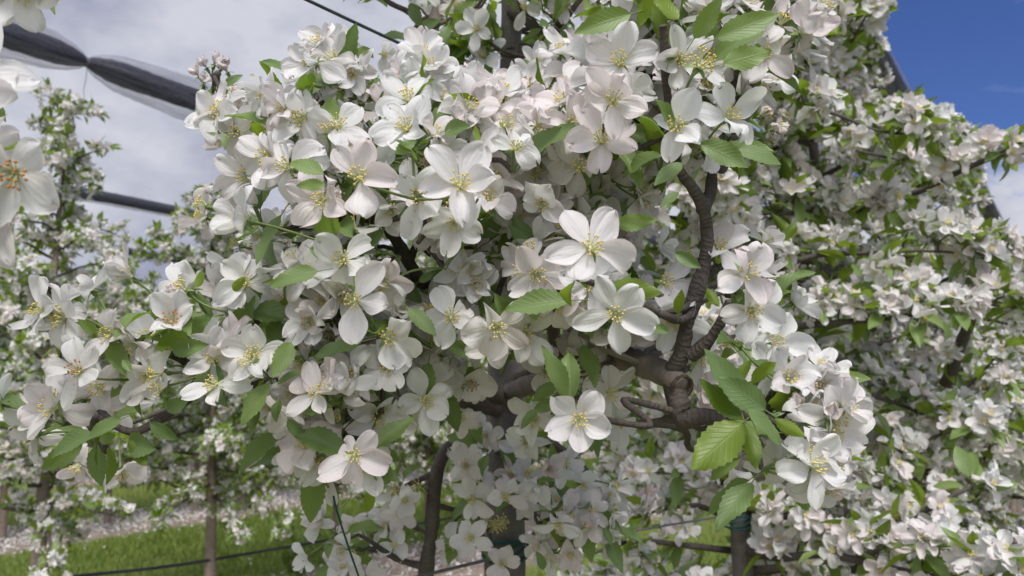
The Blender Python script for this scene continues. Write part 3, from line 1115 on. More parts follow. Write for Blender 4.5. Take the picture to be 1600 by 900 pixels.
# spent blossoms: yellow stamens without petals
SPENT = [(375, 580, .58), (402, 576, .57), (745, 70, .95), (730, 55, .96), (772, 822, .9), (760, 812, .9), (632, 772, .92), (618, 765, .92), (645, 775, .92),
         (862, 368, .6), (700, 316, .52), (1092, 104, .5), (860, 385, .6), (785, 815, .9), (655, 760, .93)]
BUDS = [(310, 118, .86), (322, 105, .86), (335, 100, .86), (348, 102, .86), (355, 112, .86), (318, 132, .86), (1295, 655, .5), (425, 155, .75), (458, 152, .75), (1310, 8, 1.2), (500, 300, .6)]
# leaves: base pixel, tip pixel, depth, tone (0 dark .. 1 bright), side shown (1 top, -1 underside), turn of the blade about its length
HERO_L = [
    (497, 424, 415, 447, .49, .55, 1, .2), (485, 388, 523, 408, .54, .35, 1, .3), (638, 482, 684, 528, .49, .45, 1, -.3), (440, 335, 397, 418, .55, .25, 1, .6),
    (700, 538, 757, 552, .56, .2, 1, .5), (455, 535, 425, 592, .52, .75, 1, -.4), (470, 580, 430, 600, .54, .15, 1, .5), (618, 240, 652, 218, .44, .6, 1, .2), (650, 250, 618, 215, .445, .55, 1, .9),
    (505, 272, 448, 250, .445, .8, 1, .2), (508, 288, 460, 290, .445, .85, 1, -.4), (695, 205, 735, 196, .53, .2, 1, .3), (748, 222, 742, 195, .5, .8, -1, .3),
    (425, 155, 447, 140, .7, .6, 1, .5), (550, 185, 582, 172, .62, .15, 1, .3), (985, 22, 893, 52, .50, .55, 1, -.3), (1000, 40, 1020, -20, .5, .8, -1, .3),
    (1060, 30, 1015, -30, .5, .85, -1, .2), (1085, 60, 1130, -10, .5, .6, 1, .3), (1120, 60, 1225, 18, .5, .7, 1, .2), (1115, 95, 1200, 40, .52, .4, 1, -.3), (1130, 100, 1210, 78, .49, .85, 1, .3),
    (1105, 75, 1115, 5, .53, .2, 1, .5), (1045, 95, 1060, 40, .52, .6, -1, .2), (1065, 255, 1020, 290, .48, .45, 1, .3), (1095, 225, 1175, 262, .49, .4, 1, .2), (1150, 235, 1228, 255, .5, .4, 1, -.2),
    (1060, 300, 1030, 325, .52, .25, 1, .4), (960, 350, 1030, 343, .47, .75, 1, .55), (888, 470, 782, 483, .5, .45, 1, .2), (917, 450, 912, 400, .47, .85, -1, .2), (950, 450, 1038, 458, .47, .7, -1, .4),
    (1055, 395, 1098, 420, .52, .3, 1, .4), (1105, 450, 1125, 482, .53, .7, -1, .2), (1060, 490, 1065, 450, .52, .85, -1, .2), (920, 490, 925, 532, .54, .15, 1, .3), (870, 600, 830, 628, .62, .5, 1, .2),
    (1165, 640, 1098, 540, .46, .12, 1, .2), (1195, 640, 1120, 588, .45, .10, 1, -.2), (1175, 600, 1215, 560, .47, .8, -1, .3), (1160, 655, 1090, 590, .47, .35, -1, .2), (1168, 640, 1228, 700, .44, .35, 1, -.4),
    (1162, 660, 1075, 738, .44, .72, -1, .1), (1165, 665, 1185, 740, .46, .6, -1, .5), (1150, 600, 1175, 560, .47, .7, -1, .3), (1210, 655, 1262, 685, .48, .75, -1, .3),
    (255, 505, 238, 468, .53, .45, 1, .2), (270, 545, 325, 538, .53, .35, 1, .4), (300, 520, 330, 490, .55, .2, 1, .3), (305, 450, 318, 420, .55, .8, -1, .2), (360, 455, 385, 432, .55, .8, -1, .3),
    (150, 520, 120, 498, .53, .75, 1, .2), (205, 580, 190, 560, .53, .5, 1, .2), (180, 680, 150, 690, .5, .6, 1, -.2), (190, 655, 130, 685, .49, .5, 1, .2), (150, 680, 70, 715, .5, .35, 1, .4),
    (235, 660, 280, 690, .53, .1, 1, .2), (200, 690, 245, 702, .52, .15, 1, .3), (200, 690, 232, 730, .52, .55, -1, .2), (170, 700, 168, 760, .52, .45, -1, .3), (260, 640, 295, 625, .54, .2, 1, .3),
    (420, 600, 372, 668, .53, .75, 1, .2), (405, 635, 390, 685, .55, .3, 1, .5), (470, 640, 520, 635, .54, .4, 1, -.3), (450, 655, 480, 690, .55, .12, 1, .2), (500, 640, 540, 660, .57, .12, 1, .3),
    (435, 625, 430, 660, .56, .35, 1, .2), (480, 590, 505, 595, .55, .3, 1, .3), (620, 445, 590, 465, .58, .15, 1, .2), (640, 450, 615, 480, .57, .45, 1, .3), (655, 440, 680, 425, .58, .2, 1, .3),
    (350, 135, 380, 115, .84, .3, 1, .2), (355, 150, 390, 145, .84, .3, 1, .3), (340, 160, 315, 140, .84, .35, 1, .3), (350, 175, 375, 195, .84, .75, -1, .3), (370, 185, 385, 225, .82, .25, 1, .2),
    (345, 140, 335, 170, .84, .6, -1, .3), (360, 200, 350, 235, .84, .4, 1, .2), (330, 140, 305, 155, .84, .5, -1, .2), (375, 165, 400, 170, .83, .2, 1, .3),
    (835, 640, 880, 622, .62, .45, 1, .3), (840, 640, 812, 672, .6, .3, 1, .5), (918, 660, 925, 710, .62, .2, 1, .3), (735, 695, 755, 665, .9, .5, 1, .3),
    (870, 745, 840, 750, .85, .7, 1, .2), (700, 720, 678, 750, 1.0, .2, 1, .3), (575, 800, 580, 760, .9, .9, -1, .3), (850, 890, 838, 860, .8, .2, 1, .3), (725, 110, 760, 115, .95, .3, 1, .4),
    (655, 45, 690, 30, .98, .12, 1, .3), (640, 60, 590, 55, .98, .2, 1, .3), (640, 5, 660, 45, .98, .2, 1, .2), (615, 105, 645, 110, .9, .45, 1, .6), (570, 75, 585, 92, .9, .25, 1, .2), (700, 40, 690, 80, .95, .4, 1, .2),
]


def arr(pts):
    return [P(x, y, d) for x, y, d, r in pts], [r for x, y, d, r in pts]


LIMBS = [   # px, py, depth, radius
    ([(800, 610, 1.04, .015), (880, 582, .86, .0125), (960, 560, .68, .0102), (1010, 572, .62, .0097), (1045, 588, .585, .0093), (1064, 604, .574, .0088)], 'smooth'),
    ([(1042, 590, .585, .0075), (1062, 560, .578, .0076), (1075, 500, .57, .0069), (1090, 450, .567, .0062), (1101, 410, .565, .0053), (1105, 365, .562, .0056), (1097, 320, .555, .0050), (1078, 288, .548, .0042), (1060, 262, .545, .0032), (1048, 190, .55, .0028), (1040, 120, .535, .003), (1036, 40, .52, .0028)], 'dark'),
    ([(1098, 330, .556, .0050), (1110, 300, .565, .0045), (1112, 275, .57, .004), (1118, 250, .57, .003)], 'dark'),
    ([(1078, 556, .575, .0055), (1100, 540, .568, .005), (1120, 515, .56, .0042), (1130, 495, .555, .004), (1140, 470, .55, .003)], 'dark'),
    ([(1050, 596, .58, .008), (1060, 630, .573, .0078), (1068, 655, .57, .0085), (1100, 650, .56, .0055), (1135, 655, .55, .0048), (1160, 650, .545, .005), (1180, 655, .54, .003)], 'dark'),
    ([(1066, 645, .572, .004), (1040, 655, .59, .0028), (1005, 660, .61, .0018)], 'dark'),
    ([(790, 560, 1.05, .012), (720, 500, .86, .009), (660, 440, .71, .0068), (640, 412, .68, .0058), (622, 380, .66, .0048), (600, 350, .645, .0042), (570, 340, .635, .0038), (540, 342, .62, .0034), (515, 335, .61, .0035)], 'dark'),
    ([(640, 408, .68, .004), (655, 370, .66, .0032), (668, 335, .64, .0028)], 'dark'),
    ([(660, 440, .71, .006), (590, 445, .66, .004), (545, 440, .63, .0035), (480, 430, .60, .003)], 'dark'),
    ([(785, 640, 1.05, .012), (620, 605, .82, .0085), (460, 600, .68, .0062), (330, 598, .61, .0050), (292, 624, .59, .0044), (245, 658, .57, .0036), (205, 675, .56, .0029), (150, 650, .55, .0018)], 'dark'),
    ([(330, 598, .60, .004), (280, 560, .58, .003), (230, 545, .57, .0025)], 'dark'),
    ([(460, 600, .67, .004), (430, 560, .61, .003), (395, 500, .6, .0025)], 'dark'),
    ([(800, 600, 1.04, .011), (850, 575, .92, .009), (885, 560, .86, .0085), (866, 530, .84, .0075), (870, 490, .80, .006), (895, 468, .74, .0045), (930, 450, .66, .003)], 'dark'),
    ([(800, 715, 1.05, .0095), (765, 690, 1.0, .0095), (735, 685, .97, .0085), (705, 697, .95, .0083), (686, 725, .935, .0084), (678, 770, .93, .0086), (674, 830, .93, .0086), (666, 890, .93, .0088), (655, 980, .95, .0080), (640, 1060, .98, .006)], 'dark'),
    ([(668, 885, .93, .0055), (640, 880, .92, .0042), (610, 868, .91, .0038), (585, 850, .90, .0028)], 'dark'),
    ([(682, 738, .934, .0045), (650, 752, .93, .0036), (620, 765, .92, .003)], 'dark'),
    ([(684, 790, .93, .004), (715, 797, .94, .0035), (745, 795, .93, .003)], 'dark'),
    ([(800, 250, 1.08, .013), (705, 175, 1.02, .0125), (648, 118, 1.0, .0115), (660, 72, 1.0, .0105), (680, 30, 1.03, .009), (700, -60, 1.08, .006), (700, -160, 1.1, .003)], 'smooth'),
    ([(668, 50, 1.0, .005), (640, 20, .99, .0042), (610, 5, .98, .0035), (570, -25, .97, .002)], 'dark'),
    ([(795, 130, 1.09, .008), (820, 90, 1.05, .0065), (858, 55, 1.0, .005), (890, 20, .96, .004), (930, -30, .94, .002)], 'dark'),
    ([(800, 20, 1.1, .0085), (835, 40, 1.05, .007), (865, 75, 1.0, .0062), (895, 105, .93, .005), (930, 130, .8, .004)], 'dark'),
    ([(795, 330, 1.06, .012), (700, 262, .9, .0095), (600, 235, .76, .0075), (520, 215, .72, .006), (450, 205, .74, .005), (395, 190, .80, .0042), (355, 160, .84, .0032), (335, 120, .86, .002)], 'dark'),
    ([(560, 225, .74, .0045), (525, 175, .68, .0035), (500, 135, .64, .0028), (492, 110, .62, .002)], 'dark'),
    ([(795, 420, 1.06, .012), (850, 330, .85, .009), (890, 260, .70, .007), (930, 190, .62, .005), (950, 120, .58, .0035)], 'dark'),
    ([(800, 480, 1.06, .010), (820, 440, .85, .008), (835, 400, .7, .005), (850, 360, .64, .003)], 'dark'),
    ([(800, 380, 1.06, .010), (770, 330, .82, .008), (740, 280, .66, .005), (720, 250, .6, .003)], 'dark'),
    ([(795, 690, 1.05, .008), (850, 690, .98, .006), (900, 720, .95, .0045), (940, 770, .93, .003)], 'dark'),
    ([(795, 800, 1.05, .007), (850, 810, .98, .005), (880, 800, .94, .003)], 'dark'),
    ([(790, 620, 1.05, .010), (700, 622, .9, .007), (640, 640, .78, .005), (590, 680, .66, .004), (545, 700, .6, .003)], 'dark'),
]
mt = empty("apple_tree", (-0.012, 1.06, 0))
tag(mt, "main apple tree filling the middle, large white blossoms on dark crooked limbs", "tree", GR)
r5 = np.random.default_rng(21)
tz = [-0.03, .3, .6, .9, 1.2, 1.45, 1.7, 1.9, 2.2, 2.5, 2.8]
txp = [792, 792, 791, 790, 789, 790, 792, 797, 801, 800, 800]
trr = [.036, .031, .029, .0285, .028, .026, .022, .0165, .0125, .009, .004]
tpts = [np.array([(x - 800) / FPX * 1.06, 1.06 + 0.006 * math.sin(i * 1.7), z]) for i, (z, x) in enumerate(zip(tz, txp))]
tp, tr = smooth_line(tpts, trr, 0.02)
T = MB()
tube(T, tp, tr, 14, bump=0.02, rng=r5)
T.build("trunk", M_TRUNK, mt)

limb_mb, limb_pts = [], []
for pts, kind in LIMBS:
    q, rad = arr(pts)
    lp, lr = smooth_line(q, rad, 0.006)
    # knobs and growth rings
    kn = np.interp(np.arange(len(lr)), np.arange(0, len(lr) + 4, 4), r5.normal(0, 0.09, len(np.arange(0, len(lr) + 4, 4))))
    b = MB()
    tube(b, lp, lr * (1 + kn * (0.35 if kind == 'smooth' else 1.0)), 10, bump=0.015 if kind == 'smooth' else 0.045, rng=r5)
    limb_mb.append(b)
    limb_pts.append(lp)
allp = np.concatenate([p_[len(p_) // 4:] for p_ in limb_pts] + [tp[(tp[:, 2] > 1.0)]])
alli = np.concatenate([np.full(len(p_) - len(p_) // 4, i) for i, p_ in enumerate(limb_pts)] + [np.full((tp[:, 2] > 1.0).sum(), -1)])
twig_trunk = MB()


def attach(S):
    """a short crooked twig from the nearest limb to a spur point"""
    dist = np.linalg.norm(allp - S, axis=1) + 0.25 * np.maximum(0, allp[:, 2] - S[2] - 0.02)
    i = int(np.argmin(dist))
    b = limb_mb[alli[i]] if alli[i] >= 0 else twig_trunk
    a = allp[i]
    ln = np.linalg.norm(S - a)
    m1 = a + (S - a) * 0.35 + r5.normal(0, 0.08 * ln + .001, 3)
    m2 = a + (S - a) * 0.7 + r5.normal(0, 0.08 * ln + .001, 3) - [0, 0, .05 * ln]
    r0 = 0.0018 + 0.012 * min(ln, 0.15)
    q, rr = smooth_line([a, m1, m2, S], [r0, r0 * .9, r0 * .75, .0019], 0.008)
    tube(b, q, rr * (1 + r5.normal(0, .08, len(rr))), 6, bump=0.06, rng=r5, cap=True)


flowers = []     # dict(pos, n, size, hero)
for it in HERO_F:
    px, py, D = it[:3]
    d = 55.0 / D
    nx = it[3] if len(it) > 3 else 0
    ny = it[4] if len(it) > 4 else 0
    nx, ny = nx + r5.normal(0, .10), ny + r5.normal(0, .10)
    nz = math.sqrt(max(0.08, 1 - nx * nx - ny * ny))
    n = nrm(RT * nx + UP * ny - FW * nz)
    n = nrm(n + 0.35 * nrm(CAM - P(px, py, d)) - 0.35 * (-FW))
    op = float(np.clip(r5.normal(0.71, 0.20), 0.38, 1.02))
    flowers.append(dict(p=P(px, py, d) - n * 0.004, n=n, s=r5.uniform(.89, 1.04), op=op, hero=True, px=px, py=py))
# group into spurs
left = list(range(len(flowers)))
groups = []
while left:
    i = left.pop(0)
    g_ = [i]
    for j in list(left):
        if np.linalg.norm(flowers[j]['p'] - flowers[i]['p']) < 0.062 and len(g_) < 6:
            g_.append(j)
            left.remove(j)
    groups.append(g_)
spurs = []
for g_ in groups:
    c = np.mean([flowers[j]['p'] for j in g_], 0)
    n = nrm(np.mean([flowers[j]['n'] for j in g_], 0))
    S = c - n * 0.036 - np.array([0, 0, 0.008]) + FW * 0.008
    spurs.append((S, g_))

# filler spurs inside the crown, behind the front blossoms
FILL = [  # polygon, spurs, depth range, flowers per spur, leaves per spur
    ([(470, 130), (560, 110), (800, 125), (1000, 70), (1180, 90), (1190, 200), (1050, 260), (1020, 420), (980, 540), (940, 620), (760, 590), (680, 620), (560, 660), (450, 590), (410, 470), (380, 380), (375, 260), (400, 210)], 168, (.565, .80), (3, 5), (2, 4)),
    ([(700, 660), (940, 640), (965, 760), (940, 820), (830, 870), (710, 880), (705, 770)], 12, (.88, 1.0), (2, 4), (3, 5)),
    ([(560, -40), (900, -40), (890, 110), (760, 125), (690, 60), (600, 60)], 17, (.95, 1.2), (1, 3), (4, 6)),
    ([(520, -420), (1050, -420), (1000, -60), (560, -60)], 26, (.8, 1.3), (3, 5), (3, 5)),
    ([(60, 640), (150, 520), (270, 455), (410, 450), (420, 590), (300, 570), (200, 670), (120, 700)], 9, (.56, .62), (2, 4), (2, 3)),
    ([(1090, 380), (1190, 400), (1200, 500), (1120, 540)], 5, (.6, .68), (2, 4), (2, 3)),
    ([(1190, 560), (1270, 600), (1260, 720), (1190, 740)], 7, (.52, .58), (2, 4), (2, 3)),
    ([(440, 620), (560, 640), (540, 740), (480, 700)], 4, (.6, .66), (2, 4), (2, 3)),
    ([(520, 800), (560, 790), (570, 880), (530, 890)], 2, (.88, .92), (2, 3), (2, 3)),
    ([(590, 760), (650, 750), (650, 820), (600, 820)], 2, (.92, .96), (1, 3), (1, 3)),
    ([(950, 0), (1190, 0), (1190, 130), (960, 90)], 11, (.56, .68), (2, 4), (3, 5)),
    ([(590, -20), (900, -20), (880, 110), (760, 120), (640, 60)], 13, (.92, 1.15), (1, 2), (6, 9)),
]
leaves = []      # dict(p, M, len, tone, tpl, hero)
# openings in the crown where the trunk, the limbs or the distance show through
HOLES = [[(750, 555), (838, 560), (835, 675), (750, 675)], [(640, 690), (720, 680), (700, 900), (640, 900)], [(835, 480), (905, 480), (900, 580), (835, 560)],
         [(1010, 255), (1130, 260), (1130, 480), (1100, 560), (1000, 640), (940, 600), (940, 550), (1060, 530), (1070, 420)], [(660, 385), (720, 385), (720, 430), (660, 430)],
         [(560, 325), (690, 340), (670, 440), (600, 430)], [(575, 80), (660, 20), (690, 20), (640, 125), (590, 128)], [(770, 10), (830, 10), (825, 130), (770, 130)],
         [(770, 790), (840, 790), (840, 900), (770, 900)], [(1000, 640), (1180, 630), (1180, 670), (1000, 680)], [(395, 290), (470, 290), (470, 345), (395, 345)], [(1150, 765), (1260, 765), (1260, 950), (1150, 950)], [(1165, 690), (1235, 690), (1235, 800), (1165, 800)], [(880, 700), (950, 700), (950, 790), (880, 790)]]


def in_hole(p, pad=0):
    x, y, d = proj(p)
    return any(inpoly(x, y, h_) for h_ in HOLES)


for poly, n_, dr, nfr, nlr in FILL:
    xs = [q[0] for q in poly]
    ys = [q[1] for q in poly]
    k = 0
    placed = []
    while k < n_:
        x, y = r5.uniform(min(xs), max(xs)), r5.uniform(min(ys), max(ys))
        if not inpoly(x, y, poly):
            continue
        if placed and min((x - a) ** 2 + (y - b) ** 2 for a, b in placed) < (20 if n_ > 30 else 26) ** 2 and r5.random() < 0.85:
            continue
        placed.append((x, y))
        k += 1
        S = P(x, y, r5.uniform(*dr))
        out_ = nrm(-FW * 0.8 + UP * (0.35 + (400 - y) / 1400) + RT * (x - 740) / 900 + r5.normal(0, 0.3, 3))
        g_ = []
        for j in range(int(r5.integers(nfr[0], nfr[1] + 1))):
            d_ = nrm(out_ + r5.normal(0, 0.55, 3))
            p_ = S + d_ * r5.uniform(0.028, 0.045)
            if in_hole(p_):
                continue
            flowers.append(dict(p=p_, n=nrm(d_ + 0.5 * out_ + r5.normal(0, .25, 3)), s=r5.uniform(.80, .98), op=float(np.clip(r5.normal(.72, .15), .4, .98)), hero=False))
            g_.append(len(flowers) - 1)
        spurs.append((S, g_))
        for j in range(int(r5.integers(nlr[0], nlr[1] + 1))):
            d_ = nrm(out_ * 0.25 + r5.normal(0, 0.75, 3))
            ln = r5.uniform(0.030, 0.050)
            if in_hole(S + d_ * ln * .8):
                continue
            leaves.append(dict(p=S + d_ * ln * .3, M=frame_x(d_, UP * 0.8 - FW * 0.5 + r5.normal(0, .35, 3)), ln=ln, tone=r5.uniform(.15, .95), hero=False))
# leaves round the front spurs
for S, g_ in spurs[:len(groups)]:
    n = nrm(np.mean([flowers[j]['n'] for j in g_], 0))
    for j in range(int(r5.integers(2, 4))):
        d_ = nrm(n * 0.05 + r5.normal(0, 0.8, 3) - FW * (-0.15))
        ln = r5.uniform(0.026, 0.043)
        if in_hole(S + d_ * ln * .8) or in_hole(S + d_ * ln * .4):
            continue
        leaves.append(dict(p=S + d_ * ln * .3, M=frame_x(d_, UP * 0.6 - FW * 0.7 + r5.normal(0, .35, 3)), ln=ln, tone=r5.uniform(.15, .9), hero=False))
for bx, by, tx, ty, d, tone, side, turn in HERO_L:
    b_ = P(bx, by, d + r5.uniform(0, .012))
    t_p = P(tx, ty, d + r5.uniform(-.012, .012))
    x_ = t_p - b_
    ln = np.linalg.norm(x_)
    up = (-FW + UP * 0.35) * side
    M = frame_x(x_, up)
    c, s = math.cos(turn * r5.choice([-1, 1])), math.sin(turn)
    Rm = np.array([[1, 0, 0], [0, c, -s], [0, s, c]])
    leaves.append(dict(p=b_, M=M @ Rm, ln=ln * 0.96, tone=tone, hero=True))
for S, g_ in spurs:
    attach(S)
for x, y, d in SPENT + BUDS:
    pass
for i, b in enumerate(limb_mb):
    o = b.build("branch", M_LIMB if LIMBS[i][1] == 'smooth' else M_BARK, mt)
    if i == 0:
        # the sawn-off end of the thick bough
        e_ = limb_pts[0][-1]
        ax = nrm(limb_pts[0][-1] - limb_pts[0][-8])
        c_ = MB()
        a1 = frame(ax)
        ring = [e_ + ax * h_ + (a1[:, 0] * math.cos(t) + a1[:, 1] * math.sin(t)) * r_ for h_, r_ in ((-.004, .0094), (.0025, .0097), (.0030, .0078), (.0006, .0068)) for t in np.arange(14) * 2 * math.pi / 14]
        ring.append(e_ + ax * .0002)
        ix = np.arange(56).reshape(4, 14)
        q = np.stack([ix[:-1], np.roll(ix, -1, 1)[:-1], np.roll(ix, -1, 1)[1:], ix[1:]], -1).reshape(-1, 4)
        c_.add(np.array(ring), q)
        c_.add(np.array(ring), np.array([[42 + j, 42 + (j + 1) % 14, 56] for j in range(14)]))
        co = c_.build("cut_end", M_CUT, o)
        co["label"] = "dark sawn-off end of the thick bough"
if twig_trunk.n:
    twig_trunk.build("twigs", M_BARK, mt)["kind"] = "stuff"

spur_of = {}
for S, g_ in spurs:
    for j in g_:
        spur_of[j] = S


def pedicel(mb, S, f):
    """curved green stalk from the spur to the blossom"""
    e_ = f['p'] - f['n'] * 0.006
    a = S
    c1 = e_ - f['n'] * 0.014
    t = np.linspace(0, 1, 6)[:, None]
    q = (1 - t) ** 2 * a + 2 * (1 - t) * t * c1 + t ** 2 * e_
    tube(mb, q, [.00105, .001, .00095, .0009, .0009, .0011], 5, mat=1, cap=False)


score = []
for j, f in enumerate(flowers):
    x, y, d = proj(f['p'])
    vis = (0 < x < 1600 and 0 < y < 900)
    score.append((0 if (f['hero'] and vis) else 1, d, j))
score.sort()
own = {j for _, _, j in score[:100]}
restF = MB()
r6 = np.random.default_rng(33)
for j, f in enumerate(flowers):
    x, y, d = proj(f['p'])
    near = d < 0.82
    M = frame(f['n'], down=-UP, roll=(r6.normal(0, 0.22) if f['hero'] else r6.uniform(0, 6.28)))
    life = r6.random()
    spent = (not f['hero']) and life < 0.07
    if spent:
        tpl = flower_tpl(r6, 'mid', .7, 0)
    elif not f['hero'] and life < 0.15:
        tpl = flower_tpl(r6, 'hi', 0.05, 5, r6.uniform(.5, .7))
    elif not near and not f['hero']:
        tpl = flower_tpl(r6, 'mid', f['op'])
    else:
        tpl = flower_tpl(r6, 'hi', f['op'], petals=5 if r6.random() < .86 else int(r6.integers(3, 5)))
    tint = float(r6.beta(1.3, 2.2)) if spent or f['hero'] or life > .15 else float(r6.uniform(.7, 1))
    if f['hero'] and 780 < f['px'] < 1000 and f['py'] < 300:
        tint = float(r6.uniform(.35, .8))                    # the pinker blossoms up there
    mb = MB() if j in own else restF
    mb.merge(tpl, M, f['p'], tint, f['s'])
    pedicel(mb, spur_of[j], f)
    st_t = stamen_tpl(r6, 'hi', 0, 1) if near or f['hero'] else stamen_tpl(r6, 'mid', 0, 1)
    brown = r6.random() < 0.06
    if j in own:
        o = mb.build("blossom", MATS_F[:2], mt, origin=f['p'])
        sb = MB()
        sb.merge(st_t, M, f['p'], None, f['s'])
        sb.build("stamens", [M_FIL, M_ANTHB if brown else M_ANTH], o, origin=f['p'])
    else:
        mb.merge([(v, fc, uv, mi + 2) for v, fc, uv, mi in st_t], M, f['p'], None, f['s'])
# buds and spent blossoms join the mass
for x, y, d in BUDS:
    n = nrm(UP * 0.8 + RT * r6.normal(0, .3) - FW * .3)
    p = P(x, y, d)
    restF.merge(flower_tpl(r6, 'hi', 0.03, 5, 0.55), frame(n), p, r6.uniform(.75, 1.0), 1.0)
    i = int(np.argmin(np.linalg.norm(allp - p, axis=1)))
    f = dict(p=p, n=n)
    pedicel(restF, p - UP * .03 + FW * .01, f)
for x, y, d in SPENT:
    n = nrm(UP * 0.3 + RT * r6.normal(0, .4) - FW)
    p = P(x, y, d)
    t5 = flower_tpl(r6, 'mid', .7, 0) + [(v, fc, uv, mi + 2) for v, fc, uv, mi in stamen_tpl(r6, 'hi', 0, 1, n=22, spread=.85)]
    restF.merge(t5, frame(n), p, None, 1.15)
    pedicel(restF, p - n * .03 - UP * .01, dict(p=p, n=n))
restF.build("blossom", MATS_F, mt)["kind"] = "stuff"

ls = []
for j, l in enumerate(leaves):
    x, y, d = proj(l['p'])
    vis = (0 < x < 1600 and 0 < y < 900)
    ls.append((0 if l['hero'] and vis else 1, d if vis else d + 9, j))
ls.sort()
ownL = {j for _, _, j in ls[:100]}
restL = MB()
for j, l in enumerate(leaves):
    mb = MB() if j in ownL else restL
    tpl = leaf_tpl(r6, 'hi', curl=r6.uniform(.05, .7), fold=r6.uniform(.1, .45)) if l['hero'] else HI_L[j % len(HI_L)]
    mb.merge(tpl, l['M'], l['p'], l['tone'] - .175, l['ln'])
    if j in ownL:
        mb.build("leaf", MATS_L, mt, origin=l['p'])
restL.build("foliage", MATS_L, mt)["kind"] = "stuff"

# ------------------------------------------------------------------ neighbour at the left edge: its blossom hangs into the picture close to the lens
xy = row_xy(0, -0.10)
lt = empty("apple_tree", (xy[0], xy[1], 0))
tag(lt, "nearest apple tree, only a blurred blossom spray of it entering at the left edge", "tree", GR)
T, B, S = grow_tree(201, xy, 2.6, lambda z: 0.30, 16, 1.0, 0.06, 6, 0.03, skip=lambda p: proj(p)[0] > -260 and proj(p)[2] > 0.05)
T.build("trunk", M_TRUNK, lt)
arm_mb = MB()
q, rad = smooth_line([np.array([xy[0], xy[1], 1.35]), P(-330, 300, .40), P(-140, 250, .37), P(-40, 225, .36)], [.011, .008, .005, .003], .01)
tube(arm_mb, q, rad, 8, bump=.04, rng=r5)
q2, rad2 = smooth_line([P(-330, 300, .40), P(-200, 60, .42), P(-60, -30, .42), P(20, -40, .42)], [.006, .005, .004, .003], .01)
tube(arm_mb, q2, rad2, 8, bump=.04, rng=r5)
B.append(arm_mb)
for b in B:
    b.build("branch", M_BARK, lt)
F, Lf = MB(), MB()
for p, o in S:
    if np.linalg.norm(p - CAM) > 0.3:
        scatter_cluster(r6, F, Lf, p, o, 'mid', 'mid', 4, 4)
F.build("blossom", MATS_F, lt)["kind"] = "stuff"
Lf.build("foliage", MATS_L, lt)["kind"] = "stuff"
for px, py, d, nx, ny, tint in [(22, 268, .338, .35, -.25, .35), (-48, 185, .34, .6, .3, .3), (-40, 118, .36, .7, .4, .3), (-22, 322, .34, .3, -.6, .4), (-50, 250, .36, .2, .2, .3), (40, -18, .42, .2, -.5, .2), (-10, -20, .42, .1, -.3, .3)]:
    n = nrm(RT * nx + UP * ny - FW * math.sqrt(max(.1, 1 - nx * nx - ny * ny)))
    p = P(px, py, d)
    M = frame(n, down=-UP, roll=r6.normal(.35, .2))
    mb = MB()
    mb.merge(flower_tpl(r6, 'hi', .66), M, p, tint, .98)
    anchor = P(-40, 225, .36) if py > 60 else P(20, -40, .42)
    pedicel(mb, anchor, dict(p=p, n=n))
    o = mb.build("blossom", MATS_F[:2], lt, origin=p)
    sb = MB()
    sb.merge(stamen_tpl(r6, 'hi', 0, 1), M, p, None, 1.05)
    sb.build("stamens", [M_FIL, M_ANTHB if (px, py) == (22, 268) else M_ANTH], o, origin=p)
for bx, by, tx, ty, d, tone in [(-10, 240, 68, 228, .35, .8), (-30, 260, 20, 275, .37, .8), (30, -35, 88, 20, .42, .6), (-30, 150, 10, 190, .38, .5)]:
    m_ = MB()
    b_, t_p = P(bx, by, d), P(tx, ty, d)
    m_.merge(leaf_tpl(r6, 'hi', curl=.3, fold=.5), frame_x(t_p - b_, UP - FW * .4), b_, tone, np.linalg.norm(t_p - b_))
    m_.build("leaf", MATS_L, lt, origin=b_)

# ------------------------------------------------------------------ rolled-up hail nets above the rows
M_FILM, t_, o_ = mat_base("clear_film")
node, ma, mix, noise, attr, bump = mk(t_)
u, v, ti = attr()
cv = node("ShaderNodeCombineXYZ")
t_.links.new(ma('MULTIPLY', u, 26.0), cv.inputs[0])
t_.links.new(ma('MULTIPLY', v, 0.22), cv.inputs[1])
st = noise(1.0, 5, 0.65, cv.outputs[0])
st = ma('MULTIPLY', ma('SUBTRACT', st, 0.36, True), 3.2, True)
bs = node("ShaderNodeBsdfPrincipled")
bs.inputs["Roughness"].default_value = 0.35
bs.inputs["Base Color"].default_value = (0.20, 0.205, 0.26, 1)
t_.links.new(bump(st, 0.6, 0.01), bs.inputs["Normal"])
tl_ = node("ShaderNodeBsdfTranslucent")
tl_.inputs["Color"].default_value = (0.36, 0.36, 0.42, 1)
m1 = node("ShaderNodeMixShader")
m1.inputs[0].default_value = 0.45
t_.links.new(bs.outputs[0], m1.inputs[1])
t_.links.new(tl_.outputs[0], m1.inputs[2])
tr_ = node("ShaderNodeBsdfTransparent")
m2 = node("ShaderNodeMixShader")
t_.links.new(ma('ADD', ma('MULTIPLY', st, 0.50), 0.09), m2.inputs[0])
t_.links.new(tr_.outputs[0], m2.inputs[1])
t_.links.new(m1.outputs[0], m2.inputs[2])
t_.links.new(m2.outputs[0], o_.inputs[0])


